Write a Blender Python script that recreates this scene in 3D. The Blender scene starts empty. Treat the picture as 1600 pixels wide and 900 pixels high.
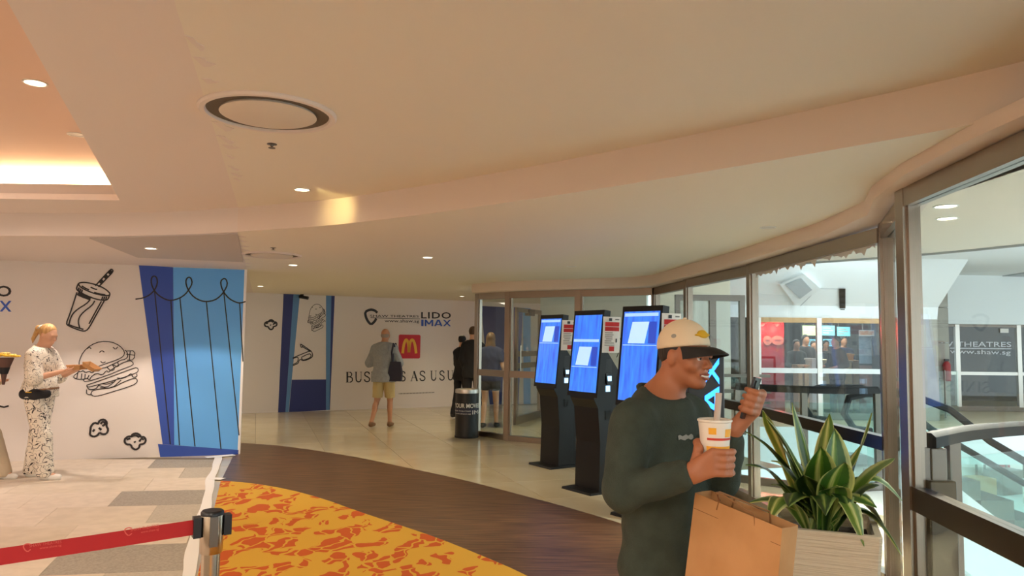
import bpy, bmesh, math, random
import numpy as np
from mathutils import Vector, Matrix, noise as mnoise

random.seed(7)
S = bpy.context.scene
C = S.collection

# ------------------------------------------------------------------ camera
FPX, CAMH, PITCH, ROLL = 1150.0, 1.55, math.atan(81 / 1150.0), 0.012
_cp, _sp, _cr, _sr = math.cos(PITCH), math.sin(PITCH), math.cos(ROLL), math.sin(ROLL)
CF = np.array((0, _cp, _sp)); _U0 = np.array((0, -_sp, _cp)); _R0 = np.array((1.0, 0, 0))
CR = _cr * _R0 + _sr * _U0
CU = -_sr * _R0 + _cr * _U0
CAM = np.array((0.0, 0.0, CAMH))
cam_data = bpy.data.cameras.new('camera'); cam = bpy.data.objects.new('camera', cam_data); C.objects.link(cam)
cam_data.sensor_fit = 'HORIZONTAL'; cam_data.sensor_width = 36.0; cam_data.lens = FPX / 1600 * 36.0
cam_data.clip_start = 0.05; cam_data.clip_end = 200
mw = Matrix.Identity(4)
for i in range(3):
    mw[i][0] = CR[i]; mw[i][1] = CU[i]; mw[i][2] = -CF[i]; mw[i][3] = CAM[i]
cam.matrix_world = mw
S.camera = cam

# ------------------------------------------------------------------ light and exposure
S.view_settings.view_transform = 'Standard'
S.view_settings.look = 'None'
S.view_settings.gamma = 1.0
S.view_settings.use_curve_mapping = False
S.view_settings.exposure = 0.54; S.cycles.use_light_tree = False
S.cycles.max_bounces = 8; S.cycles.diffuse_bounces = 4; S.cycles.glossy_bounces = 3; S.cycles.transparent_max_bounces = 20
S.cycles.caustics_reflective = False; S.cycles.caustics_refractive = False
world = bpy.data.worlds.new('world'); S.world = world; world.use_nodes = True
world.node_tree.nodes['Background'].inputs[0].default_value = (0.86, 0.95, 1.0, 1)
world.node_tree.nodes['Background'].inputs[1].default_value = 1.75

def area(name, loc, size, power, col, rot=(0, 0, 0), size_y=None):
    l = bpy.data.lights.new(name, 'AREA'); l.energy = power; l.color = col; l.size = size
    if size_y:
        l.shape = 'RECTANGLE'; l.size_y = size_y
    o = bpy.data.objects.new(name, l); C.objects.link(o); o.location = loc; o.rotation_euler = rot
    return o

def spot(name, loc, power, col, angle=70, blend=0.5, rot=(0, 0, 0), rad=0.04):
    l = bpy.data.lights.new(name, 'SPOT'); l.energy = power; l.color = col; l.spot_size = math.radians(angle)
    l.spot_blend = blend; l.shadow_soft_size = rad
    o = bpy.data.objects.new(name, l); C.objects.link(o); o.location = loc; o.rotation_euler = rot
    return o

def aim(o, target):
    d = Vector(target) - o.location
    o.rotation_euler = d.to_track_quat('-Z', 'Y').to_euler()

WARM = (1.0, 0.87, 0.73); PINK = (1.0, 0.84, 0.72); YEL = (1.0, 0.82, 0.48); COOL = (0.86, 0.95, 1.0)
# ceiling lighting of the foyer behind the photographer
for x in (-6.0, -3.2, -0.4):
    area('foyer_ceiling_light', (x, -1.6, 2.6), 1.1, 84, WARM)
area('foyer_ceiling_light', (-5.6, 2.2, 2.9), 1.4, 60, PINK)
area('foyer_ceiling_light', (-4.6, 4.7, 2.93), 0.7, 14, PINK)
# the hoarding's own row of lamps in the corridor behind
area('corridor_ceiling_light', (-6.2, 12.2, 2.42), 0.9, 20, WARM)
# lobby and atrium lighting
area('atrium_ceiling_light', (9.0, 10.5, 3.15), 3.5, 120, COOL)
area('atrium_ceiling_light', (6.5, 13.2, 3.15), 2.0, 45, COOL)

# ------------------------------------------------------------------ pixel helpers (a viewing ray and where it meets a surface)
def ray(px, py):
    d = CF * FPX + CR * (px - 800) - CU * (py - 450)
    return d / d[1]
def at_z(px, py, z=0.0):
    d = ray(px, py); t = (z - CAMH) / d[2]
    return CAM + d * t
def at_y(px, py, y):
    return CAM + ray(px, py) * y
def on_plane(px, py, p0, n):
    d = ray(px, py); t = np.dot(np.asarray(p0) - CAM, n) / np.dot(d, n)
    return CAM + d * t

# ------------------------------------------------------------------ materials
def lin(c):
    return tuple(((v / 255) / 12.92 if v / 255 <= 0.04045 else ((v / 255 + 0.055) / 1.055) ** 2.4) for v in c)
MATS = {}
def mat(name, rgb, rough=0.6, metal=0.0, emit=0.0, spec=0.5, noise=None, bump=None, coat=0.0, emit_rgb=None):
    """rgb in sRGB 0-255; noise=(rgb2, scale, detail); bump=(scale, strength)"""
    m = bpy.data.materials.new(name); m.use_nodes = True
    nt = m.node_tree; b = nt.nodes['Principled BSDF']
    b.inputs['Base Color'].default_value = (*lin(rgb), 1)
    b.inputs['Roughness'].default_value = rough
    b.inputs['Metallic'].default_value = metal
    b.inputs['Specular IOR Level'].default_value = spec
    b.inputs['Coat Weight'].default_value = coat
    if emit:
        b.inputs['Emission Color'].default_value = (*lin(emit_rgb or rgb), 1)
        b.inputs['Emission Strength'].default_value = emit
    tc = None
    if noise or bump:
        tc = nt.nodes.new('ShaderNodeTexCoord')
    if noise:
        n = nt.nodes.new('ShaderNodeTexNoise'); n.inputs['Scale'].default_value = noise[1]
        n.inputs['Detail'].default_value = noise[2] if len(noise) > 2 else 4
        mp = nt.nodes.new('ShaderNodeMapping')
        if len(noise) > 3: mp.inputs['Scale'].default_value = noise[3]
        nt.links.new(tc.outputs['Object'], mp.inputs[0]); nt.links.new(mp.outputs[0], n.inputs['Vector'])
        r = nt.nodes.new('ShaderNodeValToRGB')
        r.color_ramp.elements[0].position = 0.35; r.color_ramp.elements[1].position = 0.65
        r.color_ramp.elements[0].color = (*lin(rgb), 1); r.color_ramp.elements[1].color = (*lin(noise[0]), 1)
        nt.links.new(n.outputs['Fac'], r.inputs[0]); nt.links.new(r.outputs[0], b.inputs['Base Color'])
    if bump:
        n = nt.nodes.new('ShaderNodeTexNoise'); n.inputs['Scale'].default_value = bump[0]
        mp = nt.nodes.new('ShaderNodeMapping')
        if len(bump) > 2: mp.inputs['Scale'].default_value = bump[2]
        nt.links.new(tc.outputs['Object'], mp.inputs[0]); nt.links.new(mp.outputs[0], n.inputs['Vector'])
        bm_ = nt.nodes.new('ShaderNodeBump'); bm_.inputs['Strength'].default_value = bump[1]; bm_.inputs['Distance'].default_value = 0.02
        nt.links.new(n.outputs['Fac'], bm_.inputs['Height']); nt.links.new(bm_.outputs[0], b.inputs['Normal'])
    MATS[name] = m
    return m

def glass_mat(name, tint=(0.9, 0.96, 0.95), refl=1.0):
    m = bpy.data.materials.new(name); m.use_nodes = True; nt = m.node_tree
    nt.nodes.remove(nt.nodes['Principled BSDF'])
    out = nt.nodes['Material Output']
    tr = nt.nodes.new('ShaderNodeBsdfTransparent'); tr.inputs[0].default_value = (*tint, 1)
    gl = nt.nodes.new('ShaderNodeBsdfGlossy'); gl.inputs['Roughness'].default_value = 0.0
    fr = nt.nodes.new('ShaderNodeLayerWeight'); pw = nt.nodes.new('ShaderNodeMath'); pw.operation = 'POWER'; pw.inputs[1].default_value = 5.0
    nt.links.new(fr.outputs['Facing'], pw.inputs[0])
    mx = nt.nodes.new('ShaderNodeMixShader'); mu = nt.nodes.new('ShaderNodeMath'); mu.operation = 'MULTIPLY_ADD'; mu.inputs[1].default_value = .6; mu.inputs[2].default_value = .035 * refl
    nt.links.new(pw.outputs[0], mu.inputs[0]); nt.links.new(mu.outputs[0], mx.inputs[0])
    nt.links.new(tr.outputs[0], mx.inputs[1]); nt.links.new(gl.outputs[0], mx.inputs[2]); nt.links.new(mx.outputs[0], out.inputs[0])
    MATS[name] = m
    return m

mat('ceiling_tan', (233, 226, 213), 0.9)
mat('ceiling_pink', (230, 219, 212), 0.9)
mat('ceiling_low', (238, 230, 214), 0.85)
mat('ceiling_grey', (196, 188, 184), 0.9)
mat('ceiling_cove_glow_tint', (236, 208, 190), 0.9)  # pink ceiling with the cove strip's warm glow painted into the colour
mat('film_residue', (226, 230, 228), 0.8)
mat('sign_cream', (170, 154, 134), 0.6)
mat('fascia_paint', (230, 216, 206), 0.9)
mat('plaster', (235, 226, 210), 0.85)
mat('hoarding_white', (232, 224, 218), 0.55)
mat('print_black', (38, 34, 36), 0.5)
mat('print_grey', (120, 112, 106), 0.5)
mat('print_dark_blue', (48, 82, 176), 0.5)
mat('print_navy', (44, 54, 118), 0.5)
mat('print_light_blue', (102, 178, 250), 0.5)
mat('print_mid_blue', (92, 140, 192), 0.5)
mat('print_logo_blue', (52, 92, 190), 0.5)
mat('print_red', (204, 30, 44), 0.5)
mat('print_yellow', (250, 190, 50), 0.5)
mat('tape_white', (244, 240, 238), 0.6)
mat('steel', (160, 148, 136), 0.28, 1.0, bump=(3, 0.02, (60, 60, 0.5)))
mat('steel_dark', (120, 112, 104), 0.3, 1.0)
mat('bronze_rail', (84, 76, 66), 0.28, 1.0)
mat('steel_brushed', (206, 200, 192), 0.34, 1.0)
mat('black_plastic', (24, 24, 27), 0.35)
mat('black_metal', (22, 22, 25), 0.42, bump=(120, 0.02))
mat('black_rubber', (22, 22, 22), 0.7)
mat('white_plastic', (238, 236, 230), 0.4)
mat('paper_white', (240, 234, 228), 0.8)
mat('red_paper', (196, 40, 40), 0.8)
mat('belt_red', (178, 28, 34), 0.7)
mat('belt_print', (214, 96, 88), 0.7)
mat('diffuser_grey', (222, 212, 198), 0.6)
mat('dark_gap', (104, 94, 82), 0.8)
mat('lamp_on', (255, 240, 205), 0.5, emit=9.0)
mat('lamp_off', (210, 205, 196), 0.3)
mat('cove_strip', (255, 224, 178), 0.5, emit=9.0)
mat('atrium_white', (236, 240, 240), 0.8)
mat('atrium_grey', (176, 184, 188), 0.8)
mat('atrium_tan', (238, 228, 212), 0.85)
mat('slab_white', (228, 232, 232), 0.5)
mat('handrail_dark', (40, 41, 42), 0.6, spec=.25)
mat('concrete', (176, 172, 162), 0.8, noise=((160, 156, 146), 3))
mat('shop_red', (168, 36, 46), 0.5)
mat('shop_dark', (44, 46, 50), 0.6)
mat('shop_floor', (206, 190, 160), 0.4)
mat('shop_counter', (226, 206, 160), 0.5)
mat('shop_yellow', (240, 170, 40), 0.5)
mat('menu_screen_cyan', (120, 200, 220), 0.4, emit=1.3)
mat('menu_screen_green', (190, 220, 150), 0.4, emit=1.3)
mat('red_lamp', (255, 50, 40), 0.4, emit=6.0)
mat('wood_pale', (196, 158, 110), 0.5)
glass_mat('glass', (0.93, 0.97, 0.96), 1.3)
glass_mat('glass_door', (0.88, 0.94, 0.92), 1.5)
glass_mat('glass_green', (0.86, 0.945, 0.925), 1.2)
glass_mat('glass_shop', (0.86, 0.9, 0.92), 1.2)

# ------------------------------------------------------------------ mesh helpers
class MB:
    def __init__(s): s.v = []; s.f = []
    def add(s, vs, fs):
        o = len(s.v); s.v += [tuple(map(float, p)) for p in vs]; s.f += [tuple(i + o for i in f) for f in fs]; return s
    def box(s, x0, x1, y0, y1, z0, z1):
        return s.add([(x0, y0, z0), (x1, y0, z0), (x1, y1, z0), (x0, y1, z0), (x0, y0, z1), (x1, y0, z1), (x1, y1, z1), (x0, y1, z1)],
                     [(3, 2, 1, 0), (4, 5, 6, 7), (0, 1, 5, 4), (1, 2, 6, 5), (2, 3, 7, 6), (3, 0, 4, 7)])
    def bevel_box(s, x0, x1, y0, y1, z0, z1, b=0.01):
        """box with chamfered vertical edges and a chamfered top rim"""
        def ring(x0, x1, y0, y1, z, c): return [(x0 + c, y0, z), (x1 - c, y0, z), (x1, y0 + c, z), (x1, y1 - c, z), (x1 - c, y1, z), (x0 + c, y1, z), (x0, y1 - c, z), (x0, y0 + c, z)]
        rs = [ring(x0, x1, y0, y1, z0, b), ring(x0, x1, y0, y1, z1 - b, b), ring(x0 + b, x1 - b, y0 + b, y1 - b, z1, b * .6)]
        return s.loft(rs, caps=True)
    def loft(s, rings, caps=True, closed=True):
        n = len(rings[0]); o = len(s.v)
        for r in rings: s.v += [tuple(map(float, p)) for p in r]
        for k in range(len(rings) - 1):
            for i in range(n if closed else n - 1):
                j = (i + 1) % n
                s.f.append((o + k * n + i, o + k * n + j, o + (k + 1) * n + j, o + (k + 1) * n + i))
        if caps:
            s.f.append(tuple(o + i for i in reversed(range(n)))); s.f.append(tuple(o + (len(rings) - 1) * n + i for i in range(n)))
        return s
    def prism(s, poly, z0, z1):
        a = sum(poly[i][0] * poly[(i + 1) % len(poly)][1] - poly[(i + 1) % len(poly)][0] * poly[i][1] for i in range(len(poly)))
        if a < 0: poly = poly[::-1]
        return s.loft([[(p[0], p[1], z0) for p in poly], [(p[0], p[1], z1) for p in poly]])
    def bar(s, a, b, w, z0, z1, n=None):
        """upright slab following the plan segment a-b, width w across"""
        a = np.array(a[:2], float); b = np.array(b[:2], float); d = b - a; d /= np.linalg.norm(d) + 1e-9; q = np.array((-d[1], d[0])) * w / 2
        return s.prism([tuple(a - q), tuple(b - q), tuple(b + q), tuple(a + q)], z0, z1)
    def tube(s, pts, r, n=10, caps=True):
        pts = [np.array(p, float) for p in pts]; rings = []
        rr = r if hasattr(r, '__len__') else [r] * len(pts)
        prev = None
        for i, p in enumerate(pts):
            t = pts[min(i + 1, len(pts) - 1)] - pts[max(i - 1, 0)]; t /= np.linalg.norm(t) + 1e-12
            if prev is None:
                u = np.cross(t, (0, 0, 1.0))
                if np.linalg.norm(u) < 1e-3: u = np.cross(t, (1.0, 0, 0))
            else: u = prev - t * np.dot(prev, t)
            u /= np.linalg.norm(u); prev = u; w = np.cross(t, u)
            rings.append([p + rr[i] * (math.cos(a) * u + math.sin(a) * w) for a in [2 * math.pi * k / n for k in range(n)]])
        return s.loft(rings, caps)
    def lathe(s, prof, c=(0, 0, 0), n=32, caps=True):
        return s.loft([[(c[0] + r * math.cos(a), c[1] + r * math.sin(a), c[2] + z) for a in [2 * math.pi * k / n for k in range(n)]] for r, z in prof], caps)
    def sphere(s, c, r, n=14, m=8):
        r = r if hasattr(r, '__len__') else (r, r, r)
        return s.loft([[(c[0] + r[0] * math.sin(t) * math.cos(a), c[1] + r[1] * math.sin(t) * math.sin(a), c[2] - r[2] * math.cos(t)) for a in [2 * math.pi * k / n for k in range(n)]]
                       for t in [0.02 + (math.pi - 0.04) * i / m for i in range(m + 1)]])
    def sweep(s, path, prof, closed_prof=True):
        """prof: (offset to the left of travel, z) pairs swept along a plan path"""
        path = [np.array(p[:2], float) for p in path]; rings = []
        for i, p in enumerate(path):
            d0 = path[i] - path[i - 1] if i > 0 else path[1] - path[0]
            d1 = path[i + 1] - path[i] if i < len(path) - 1 else d0
            d0 = d0 / np.linalg.norm(d0); d1 = d1 / np.linalg.norm(d1)
            n0 = np.array((-d0[1], d0[0])); n1 = np.array((-d1[1], d1[0])); m = n0 + n1; m /= max(np.linalg.norm(m), 1e-6)
            k = 1 / max(np.dot(m, n0), 0.5)
            rings.append([(p[0] + m[0] * k * o, p[1] + m[1] * k * o, z) for o, z in prof])
        return s.loft(rings, True)
    def obj(s, name, m=None, parent=None, smooth=False, world=False, angle=40):
        me = bpy.data.meshes.new(name)
        v = s.v
        if world and parent is not None:
            L = parent.matrix_world.inverted() if False else None
            q = wloc(parent); v = [(p[0] - q[0], p[1] - q[1], p[2] - q[2]) for p in v]
        me.from_pydata(v, [], s.f); me.update()
        b = bmesh.new(); b.from_mesh(me); bmesh.ops.recalc_face_normals(b, faces=b.faces)
        b.to_mesh(me); b.free()
        if smooth:
            me.polygons.foreach_set('use_smooth', [True] * len(me.polygons))
            try: me.set_sharp_from_angle(angle=math.radians(angle))
            except Exception: pass
        o = bpy.data.objects.new(name, me); C.objects.link(o)
        if m: me.materials.append(MATS[m] if isinstance(m, str) else m)
        if parent is not None: o.parent = parent
        return o

def wloc(o):
    p = Vector((0, 0, 0))
    while o is not None:
        p += o.location; o = o.parent
    return p
def tag(o, label=None, cat=None, group=None, kind=None):
    if label: o['label'] = label
    if cat: o['category'] = cat
    if group: o['group'] = group
    if kind: o['kind'] = kind
    return o
def struct(o): o['kind'] = 'structure'; return o
def empty(name, loc=(0, 0, 0), rz=0.0, label=None, cat=None, group=None, kind=None):
    o = bpy.data.objects.new(name, None); C.objects.link(o); o.location = loc; o.rotation_euler = (0, 0, rz); o.empty_display_size = 0.1
    return tag(o, label, cat, group, kind)
def copy_tree(o, parent=None):
    c = o.copy(); C.objects.link(c); c.parent = parent
    for ch in list(o.children): copy_tree(ch, c)
    return c

# flat print on an upright surface: p0 a point, u the horizontal direction along it, n its outward normal
class Face:
    def __init__(s, p0, p1):
        s.p = np.array((p0[0], p0[1], 0.0)); d = np.array((p1[0] - p0[0], p1[1] - p0[1], 0.0)); s.L = np.linalg.norm(d); s.u = d / s.L
        s.n = np.array((s.u[1], -s.u[0], 0.0))
        if np.dot(CAM - s.p, s.n) < 0: s.n = -s.n
    def px(s, x, y):
        w = on_plane(x, y, s.p, s.n); return (float(np.dot(w - s.p, s.u)), float(w[2]))
    def w(s, a, z, d=0.0): return s.p + s.u * a + np.array((0, 0, z)) + s.n * d
    def poly(s, mb, pts, d=0.003):
        a = sum(pts[i][0] * pts[(i + 1) % len(pts)][1] - pts[(i + 1) % len(pts)][0] * pts[i][1] for i in range(len(pts)))
        mb.add([s.w(x, z, d) for x, z in pts], [tuple(range(len(pts)))])
    def line(s, mb, pts, w, d=0.005, smooth=0):
        pts = [np.array(p, float) for p in pts]
        closed = np.linalg.norm(pts[0] - pts[-1]) < 1e-6
        for _ in range(smooth):
            q = [pts[0]]
            for i in range(len(pts) - 1):
                q += [pts[i] * .75 + pts[i + 1] * .25, pts[i] * .25 + pts[i + 1] * .75]
            q.append(pts[-1]); pts = q
        L = []; R = []
        ww = w if hasattr(w, '__len__') else None
        for i, p in enumerate(pts):
            a = pts[i - 1] if i > 0 else (pts[-2] if closed else p); b = pts[i + 1] if i < len(pts) - 1 else (pts[1] if closed else p)
            t = b - a; t /= np.linalg.norm(t) + 1e-9; q = np.array((-t[1], t[0])) * ((ww[i] if ww else w) / 2)
            L.append(p + q); R.append(p - q)
        vs = [s.w(*p, d) for p in L] + [s.w(*p, d) for p in R]; n = len(pts)
        mb.add(vs, [(i, i + 1, n + i + 1, n + i) for i in range(n - 1)])

def cr(pts, x0, y0, k): return [(x0 + x / k, y0 + y / k) for x, y in pts]

_fontobjs = []
def text_shape(txt, bold=0.0, spacing=1.0):
    cu = bpy.data.curves.new('lettering', 'FONT'); cu.body = txt; cu.size = 1.0; cu.offset = bold; cu.space_character = spacing; cu.resolution_u = 3
    o = bpy.data.objects.new('lettering_temp', cu); C.objects.link(o)
    dg = bpy.context.evaluated_depsgraph_get(); me = bpy.data.meshes.new_from_object(o.evaluated_get(dg))
    v = [(p.co.x, p.co.y) for p in me.vertices]; f = [tuple(p.vertices) for p in me.polygons]
    bpy.data.objects.remove(o); bpy.data.curves.remove(cu); bpy.data.meshes.remove(me)
    xs = [p[0] for p in v]; x0, x1 = min(xs), max(xs)
    return [((p[0] - x0) / (x1 - x0), p[1] / 0.729) for p in v], f        # x 0..1, cap height 1
def face_text(fc, mb, txt, bl, br, tl, bold=0.0, spacing=1.0, d=0.005):
    """text between plane points: bl bottom-left, br bottom-right, tl top-left (cap height)"""
    v, f = text_shape(txt, bold, spacing); bl = np.array(bl); U = np.array(br) - bl; V = np.array(tl) - bl
    mb.add([fc.w(*(bl + U * x + V * y), d) for x, y in v], f)

STROKES = {'I': [[(.5, 0), (.5, 1)]], 'M': [[(.12, 0), (.12, 1)], [(.14, .97), (.5, .28)], [(.5, .28), (.86, .97)], [(.88, 0), (.88, 1)]], 'A': [[(.10, 0), (.46, 1)], [(.54, 1), (.90, 0)], [(.25, .26), (.75, .26)]], 'X': [[(.10, 0), (.90, 1)], [(.10, 1), (.90, 0)]]}
def stroke_shape(txt, wd=.2, wds={'I': .30, 'M': 1.1, 'A': 1.0, 'X': .95}):
    """bold sign letters as overlapping bars; x 0..1 over the whole word, height 0..1, third value a tiny layer offset"""
    tot = sum(wds[c] + .10 for c in txt) - .10; x0 = 0; v = []; f = []; lay = 0
    for ch in txt:
        for a, b in STROKES[ch]:
            ax_, ay = a; bx, by = b; w_ = wds[ch]
            if ay == by: q = [(ax_ * w_, ay - wd * .42), (bx * w_, by - wd * .42), (bx * w_, by + wd * .42), (ax_ * w_, ay + wd * .42)]
            else:
                hw = wd / 2 * (1.0 if abs(ax_ - bx) < .01 else 1.12)
                if ch == 'I': hw = .14
                q = [(ax_ * w_ - hw, ay), (ax_ * w_ + hw, ay), (bx * w_ + hw, by), (bx * w_ - hw, by)]
            o = len(v); v += [((x0 + x) / tot, y, lay * .0004) for x, y in q]; f.append((o, o + 1, o + 2, o + 3)); lay += 1
        x0 += wds[ch] + .10
    return v, f
def face_strokes(fc, mb, txt, bl, br, tl, d=.005):
    v, f = stroke_shape(txt); bl = np.array(bl); U = np.array(br) - bl; V = np.array(tl) - bl
    mb.add([fc.w(*(bl + U * x + V * y), d + z) for x, y, z in v], f)

# ------------------------------------------------------------------ implicit surfaces for bodies, clothes and soft things
def cone(a, b, ra, rb=None, k=0.02, flat=None): return ('c', np.array(a, float), np.array(b, float), ra, ra if rb is None else rb, k, flat)
def ell(c, r, ax=None, k=0.02): return ('e', np.array(c, float), np.array(r, float), np.eye(3) if ax is None else np.array(ax, float), k)
def chain(pts, rs, k=0.012): return [cone(pts[i], pts[i + 1], rs[i], rs[i + 1], k) for i in range(len(pts) - 1)]
def sdf_mesh(prims, h, subs=(), cuts=(), wrinkle=None, relax=1):
    lo = np.full(3, 1e9); hi = -lo
    def bb(p, ex):
        if p[0] == 'c':
            r = max(p[3], p[4]) + ex; return np.minimum(p[1], p[2]) - r, np.maximum(p[1], p[2]) + r
        r = max(p[2]) + ex; return p[1] - r, p[1] + r
    for p in prims:
        a, b = bb(p, 0.02); lo = np.minimum(lo, a); hi = np.maximum(hi, b)
    lo -= 3 * h; hi += 3 * h
    n = np.ceil((hi - lo) / h).astype(int) + 1
    D = np.full(n, 1.0, np.float32)
    ax = [lo[i] + h * np.arange(n[i]) for i in range(3)]
    def dist(p, X, Y, Z):
        if p[0] == 'c':
            a, b, ra, rb, k, fl = p[1:]
            ab = b - a; L2 = max(np.dot(ab, ab), 1e-9)
            qx, qy, qz = X - a[0], Y - a[1], Z - a[2]
            t = np.clip((qx * ab[0] + qy * ab[1] + qz * ab[2]) / L2, 0, 1)
            qx = qx - t * ab[0]; qy = qy - t * ab[1]; qz = qz - t * ab[2]
            if fl is not None:
                e = fl[0]; g = qx * e[0] + qy * e[1] + qz * e[2]; g = g * (fl[1] - 1)
                qx = qx + g * e[0]; qy = qy + g * e[1]; qz = qz + g * e[2]
            return np.sqrt(qx * qx + qy * qy + qz * qz) - (ra + t * (rb - ra))
        c, r, A, k = p[1:]
        qx, qy, qz = X - c[0], Y - c[1], Z - c[2]
        u = [(qx * A[i][0] + qy * A[i][1] + qz * A[i][2]) for i in range(3)]
        k0 = np.sqrt(sum((u[i] / r[i]) ** 2 for i in range(3))); k1 = np.sqrt(sum((u[i] / r[i] ** 2) ** 2 for i in range(3))) + 1e-9
        return k0 * (k0 - 1) / k1
    def region(p, ex):
        a, b = bb(p, ex)
        i0 = np.maximum(((a - lo) / h).astype(int), 0); i1 = np.minimum(((b - lo) / h).astype(int) + 2, n)
        return tuple(slice(i0[i], i1[i]) for i in range(3))
    def grid(sl):
        return ax[0][sl[0]][:, None, None], ax[1][sl[1]][None, :, None], ax[2][sl[2]][None, None, :]
    for p in prims:
        k = p[-2] if p[0] == 'c' else p[-1]
        sl = region(p, k + 4 * h); d = dist(p, *grid(sl)); g = D[sl]
        if k > 0:
            m = np.maximum(k - np.abs(g - d), 0) / k; D[sl] = np.minimum(g, d) - m * m * k * .25
        else: D[sl] = np.minimum(g, d)
    for p in subs:
        k = p[-2] if p[0] == 'c' else p[-1]
        sl = region(p, k + 4 * h); d = -dist(p, *grid(sl)); g = D[sl]
        if k > 0:
            m = np.maximum(k - np.abs(g - d), 0) / k; D[sl] = np.maximum(g, d) + m * m * k * .25
        else: D[sl] = np.maximum(g, d)
    for c in cuts:
        p0, nn = np.array(c[0], float), np.array(c[1], float); X, Y, Z = ax[0][:, None, None], ax[1][None, :, None], ax[2][None, None, :]
        pl = (X - p0[0]) * nn[0] + (Y - p0[1]) * nn[1] + (Z - p0[2]) * nn[2]
        if len(c) > 2:      # local cut: only within a radius of p0
            near = (X - p0[0]) ** 2 + (Y - p0[1]) ** 2 + (Z - p0[2]) ** 2 < c[2] ** 2
            D = np.where(near, np.maximum(D, pl), D)
        else: D = np.maximum(D, pl)
    # surface nets
    Sg = D < 0
    cnt = np.zeros(n - 1, np.int8); offs = [(i, j, k) for i in (0, 1) for j in (0, 1) for k in (0, 1)]
    for o in offs: cnt += Sg[o[0]:n[0] - 1 + o[0], o[1]:n[1] - 1 + o[1], o[2]:n[2] - 1 + o[2]]
    idx = np.argwhere((cnt > 0) & (cnt < 8)); N = len(idx)
    acc = np.zeros((N, 3)); num = np.zeros(N)
    for a in offs:
        for axis in range(3):
            if a[axis] == 1: continue
            b = list(a); b[axis] = 1
            d0 = D[idx[:, 0] + a[0], idx[:, 1] + a[1], idx[:, 2] + a[2]]; d1 = D[idx[:, 0] + b[0], idx[:, 1] + b[1], idx[:, 2] + b[2]]
            mk = (d0 < 0) != (d1 < 0); t = np.where(mk, d0 / np.where(mk, d0 - d1, 1), 0)
            P = np.tile(np.array(a, float), (N, 1)); P[:, axis] += t
            acc += P * mk[:, None]; num += mk
    V = (idx + acc / np.maximum(num, 1)[:, None]) * h + lo
    im = np.full(n - 1, -1, np.int32); im[idx[:, 0], idx[:, 1], idx[:, 2]] = np.arange(N)
    F = []
    for axis in range(3):
        s0 = [slice(1, n[i] - 1) for i in range(3)]; s1 = list(s0); s0[axis] = slice(0, n[axis] - 1); s1[axis] = slice(1, n[axis])
        A = Sg[tuple(s0)]; B = Sg[tuple(s1)]
        e = np.argwhere(A != B)
        if len(e) == 0: continue
        st = A[e[:, 0], e[:, 1], e[:, 2]]
        g = e + 1; g[:, axis] -= 1
        u, w = (axis + 1) % 3, (axis + 2) % 3
        def cell(du, dw):
            q = g.copy(); q[:, u] -= du; q[:, w] -= dw; return im[q[:, 0], q[:, 1], q[:, 2]]
        q = np.stack([cell(1, 1), cell(0, 1), cell(0, 0), cell(1, 0)], 1)
        q[~st] = q[~st][:, ::-1]
        F.append(q)
    F = np.concatenate(F)
    for _ in range(relax):
        sm = np.zeros_like(V); ct = np.zeros(N)
        for i in range(4):
            j = (i + 1) % 4
            np.add.at(sm, F[:, i], V[F[:, j]]); np.add.at(ct, F[:, i], 1); np.add.at(sm, F[:, j], V[F[:, i]]); np.add.at(ct, F[:, j], 1)
        V = V * .5 + .5 * sm / np.maximum(ct, 1)[:, None]
    if wrinkle:
        amp, sc = wrinkle; cen = V.mean(0)
        nr = np.zeros_like(V); fn = np.cross(V[F[:, 2]] - V[F[:, 0]], V[F[:, 3]] - V[F[:, 1]])
        for i in range(4): np.add.at(nr, F[:, i], fn)
        nr /= np.linalg.norm(nr, axis=1)[:, None] + 1e-9
        w = np.array([mnoise.noise(Vector((p[0] * sc, p[1] * sc, p[2] * sc * .8 + p[0] * sc * .7))) for p in V])
        V = V + nr * (amp * (1 - 2 * np.abs(w)) - amp * .5)[:, None]
    return V, F
def sdf_obj(name, m, parent, prims, h, **kw):
    V, F = sdf_mesh(prims, h, **kw)
    q = np.array(wloc(parent)) if parent is not None else np.zeros(3)
    me = bpy.data.meshes.new(name); me.from_pydata((V - q).tolist(), [], F.tolist()); me.update()
    me.polygons.foreach_set('use_smooth', [True] * len(me.polygons))
    me.materials.append(MATS[m])
    o = bpy.data.objects.new(name, me); C.objects.link(o)
    if parent is not None: o.parent = parent
    return o
# ================================================================== THE SETTING
ZL, ZU, ZF = 2.45, 2.66, 2.30          # low ceiling, foyer ceiling, top of the glazing frames
P2 = lambda px, py, z=0.0: tuple(at_z(px, py, z)[:2])
def inside(p, poly):
    c = False; j = len(poly) - 1
    for i in range(len(poly)):
        if (poly[i][1] > p[1]) != (poly[j][1] > p[1]) and p[0] < (poly[j][0] - poly[i][0]) * (p[1] - poly[i][1]) / (poly[j][1] - poly[i][1]) + poly[i][0]: c = not c
        j = i
    return c
def clip(poly, p0, n):
    """keep the side of the plan line through p0 where (p - p0).n >= 0"""
    out = []
    for i in range(len(poly)):
        a, b = np.array(poly[i]), np.array(poly[(i + 1) % len(poly)]); da, db = np.dot(a - p0, n), np.dot(b - p0, n)
        if da >= 0: out.append(tuple(a))
        if da * db < 0: out.append(tuple(a + (b - a) * da / (da - db)))
    return out
def smooth_path(pts, it=2):
    pts = [np.array(p, float) for p in pts]
    for _ in range(it):
        q = [pts[0]]
        for i in range(len(pts) - 1): q += [pts[i] * .75 + pts[i + 1] * .25, pts[i] * .25 + pts[i + 1] * .75]
        q.append(pts[-1]); pts = q
    return [tuple(p) for p in pts]

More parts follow.
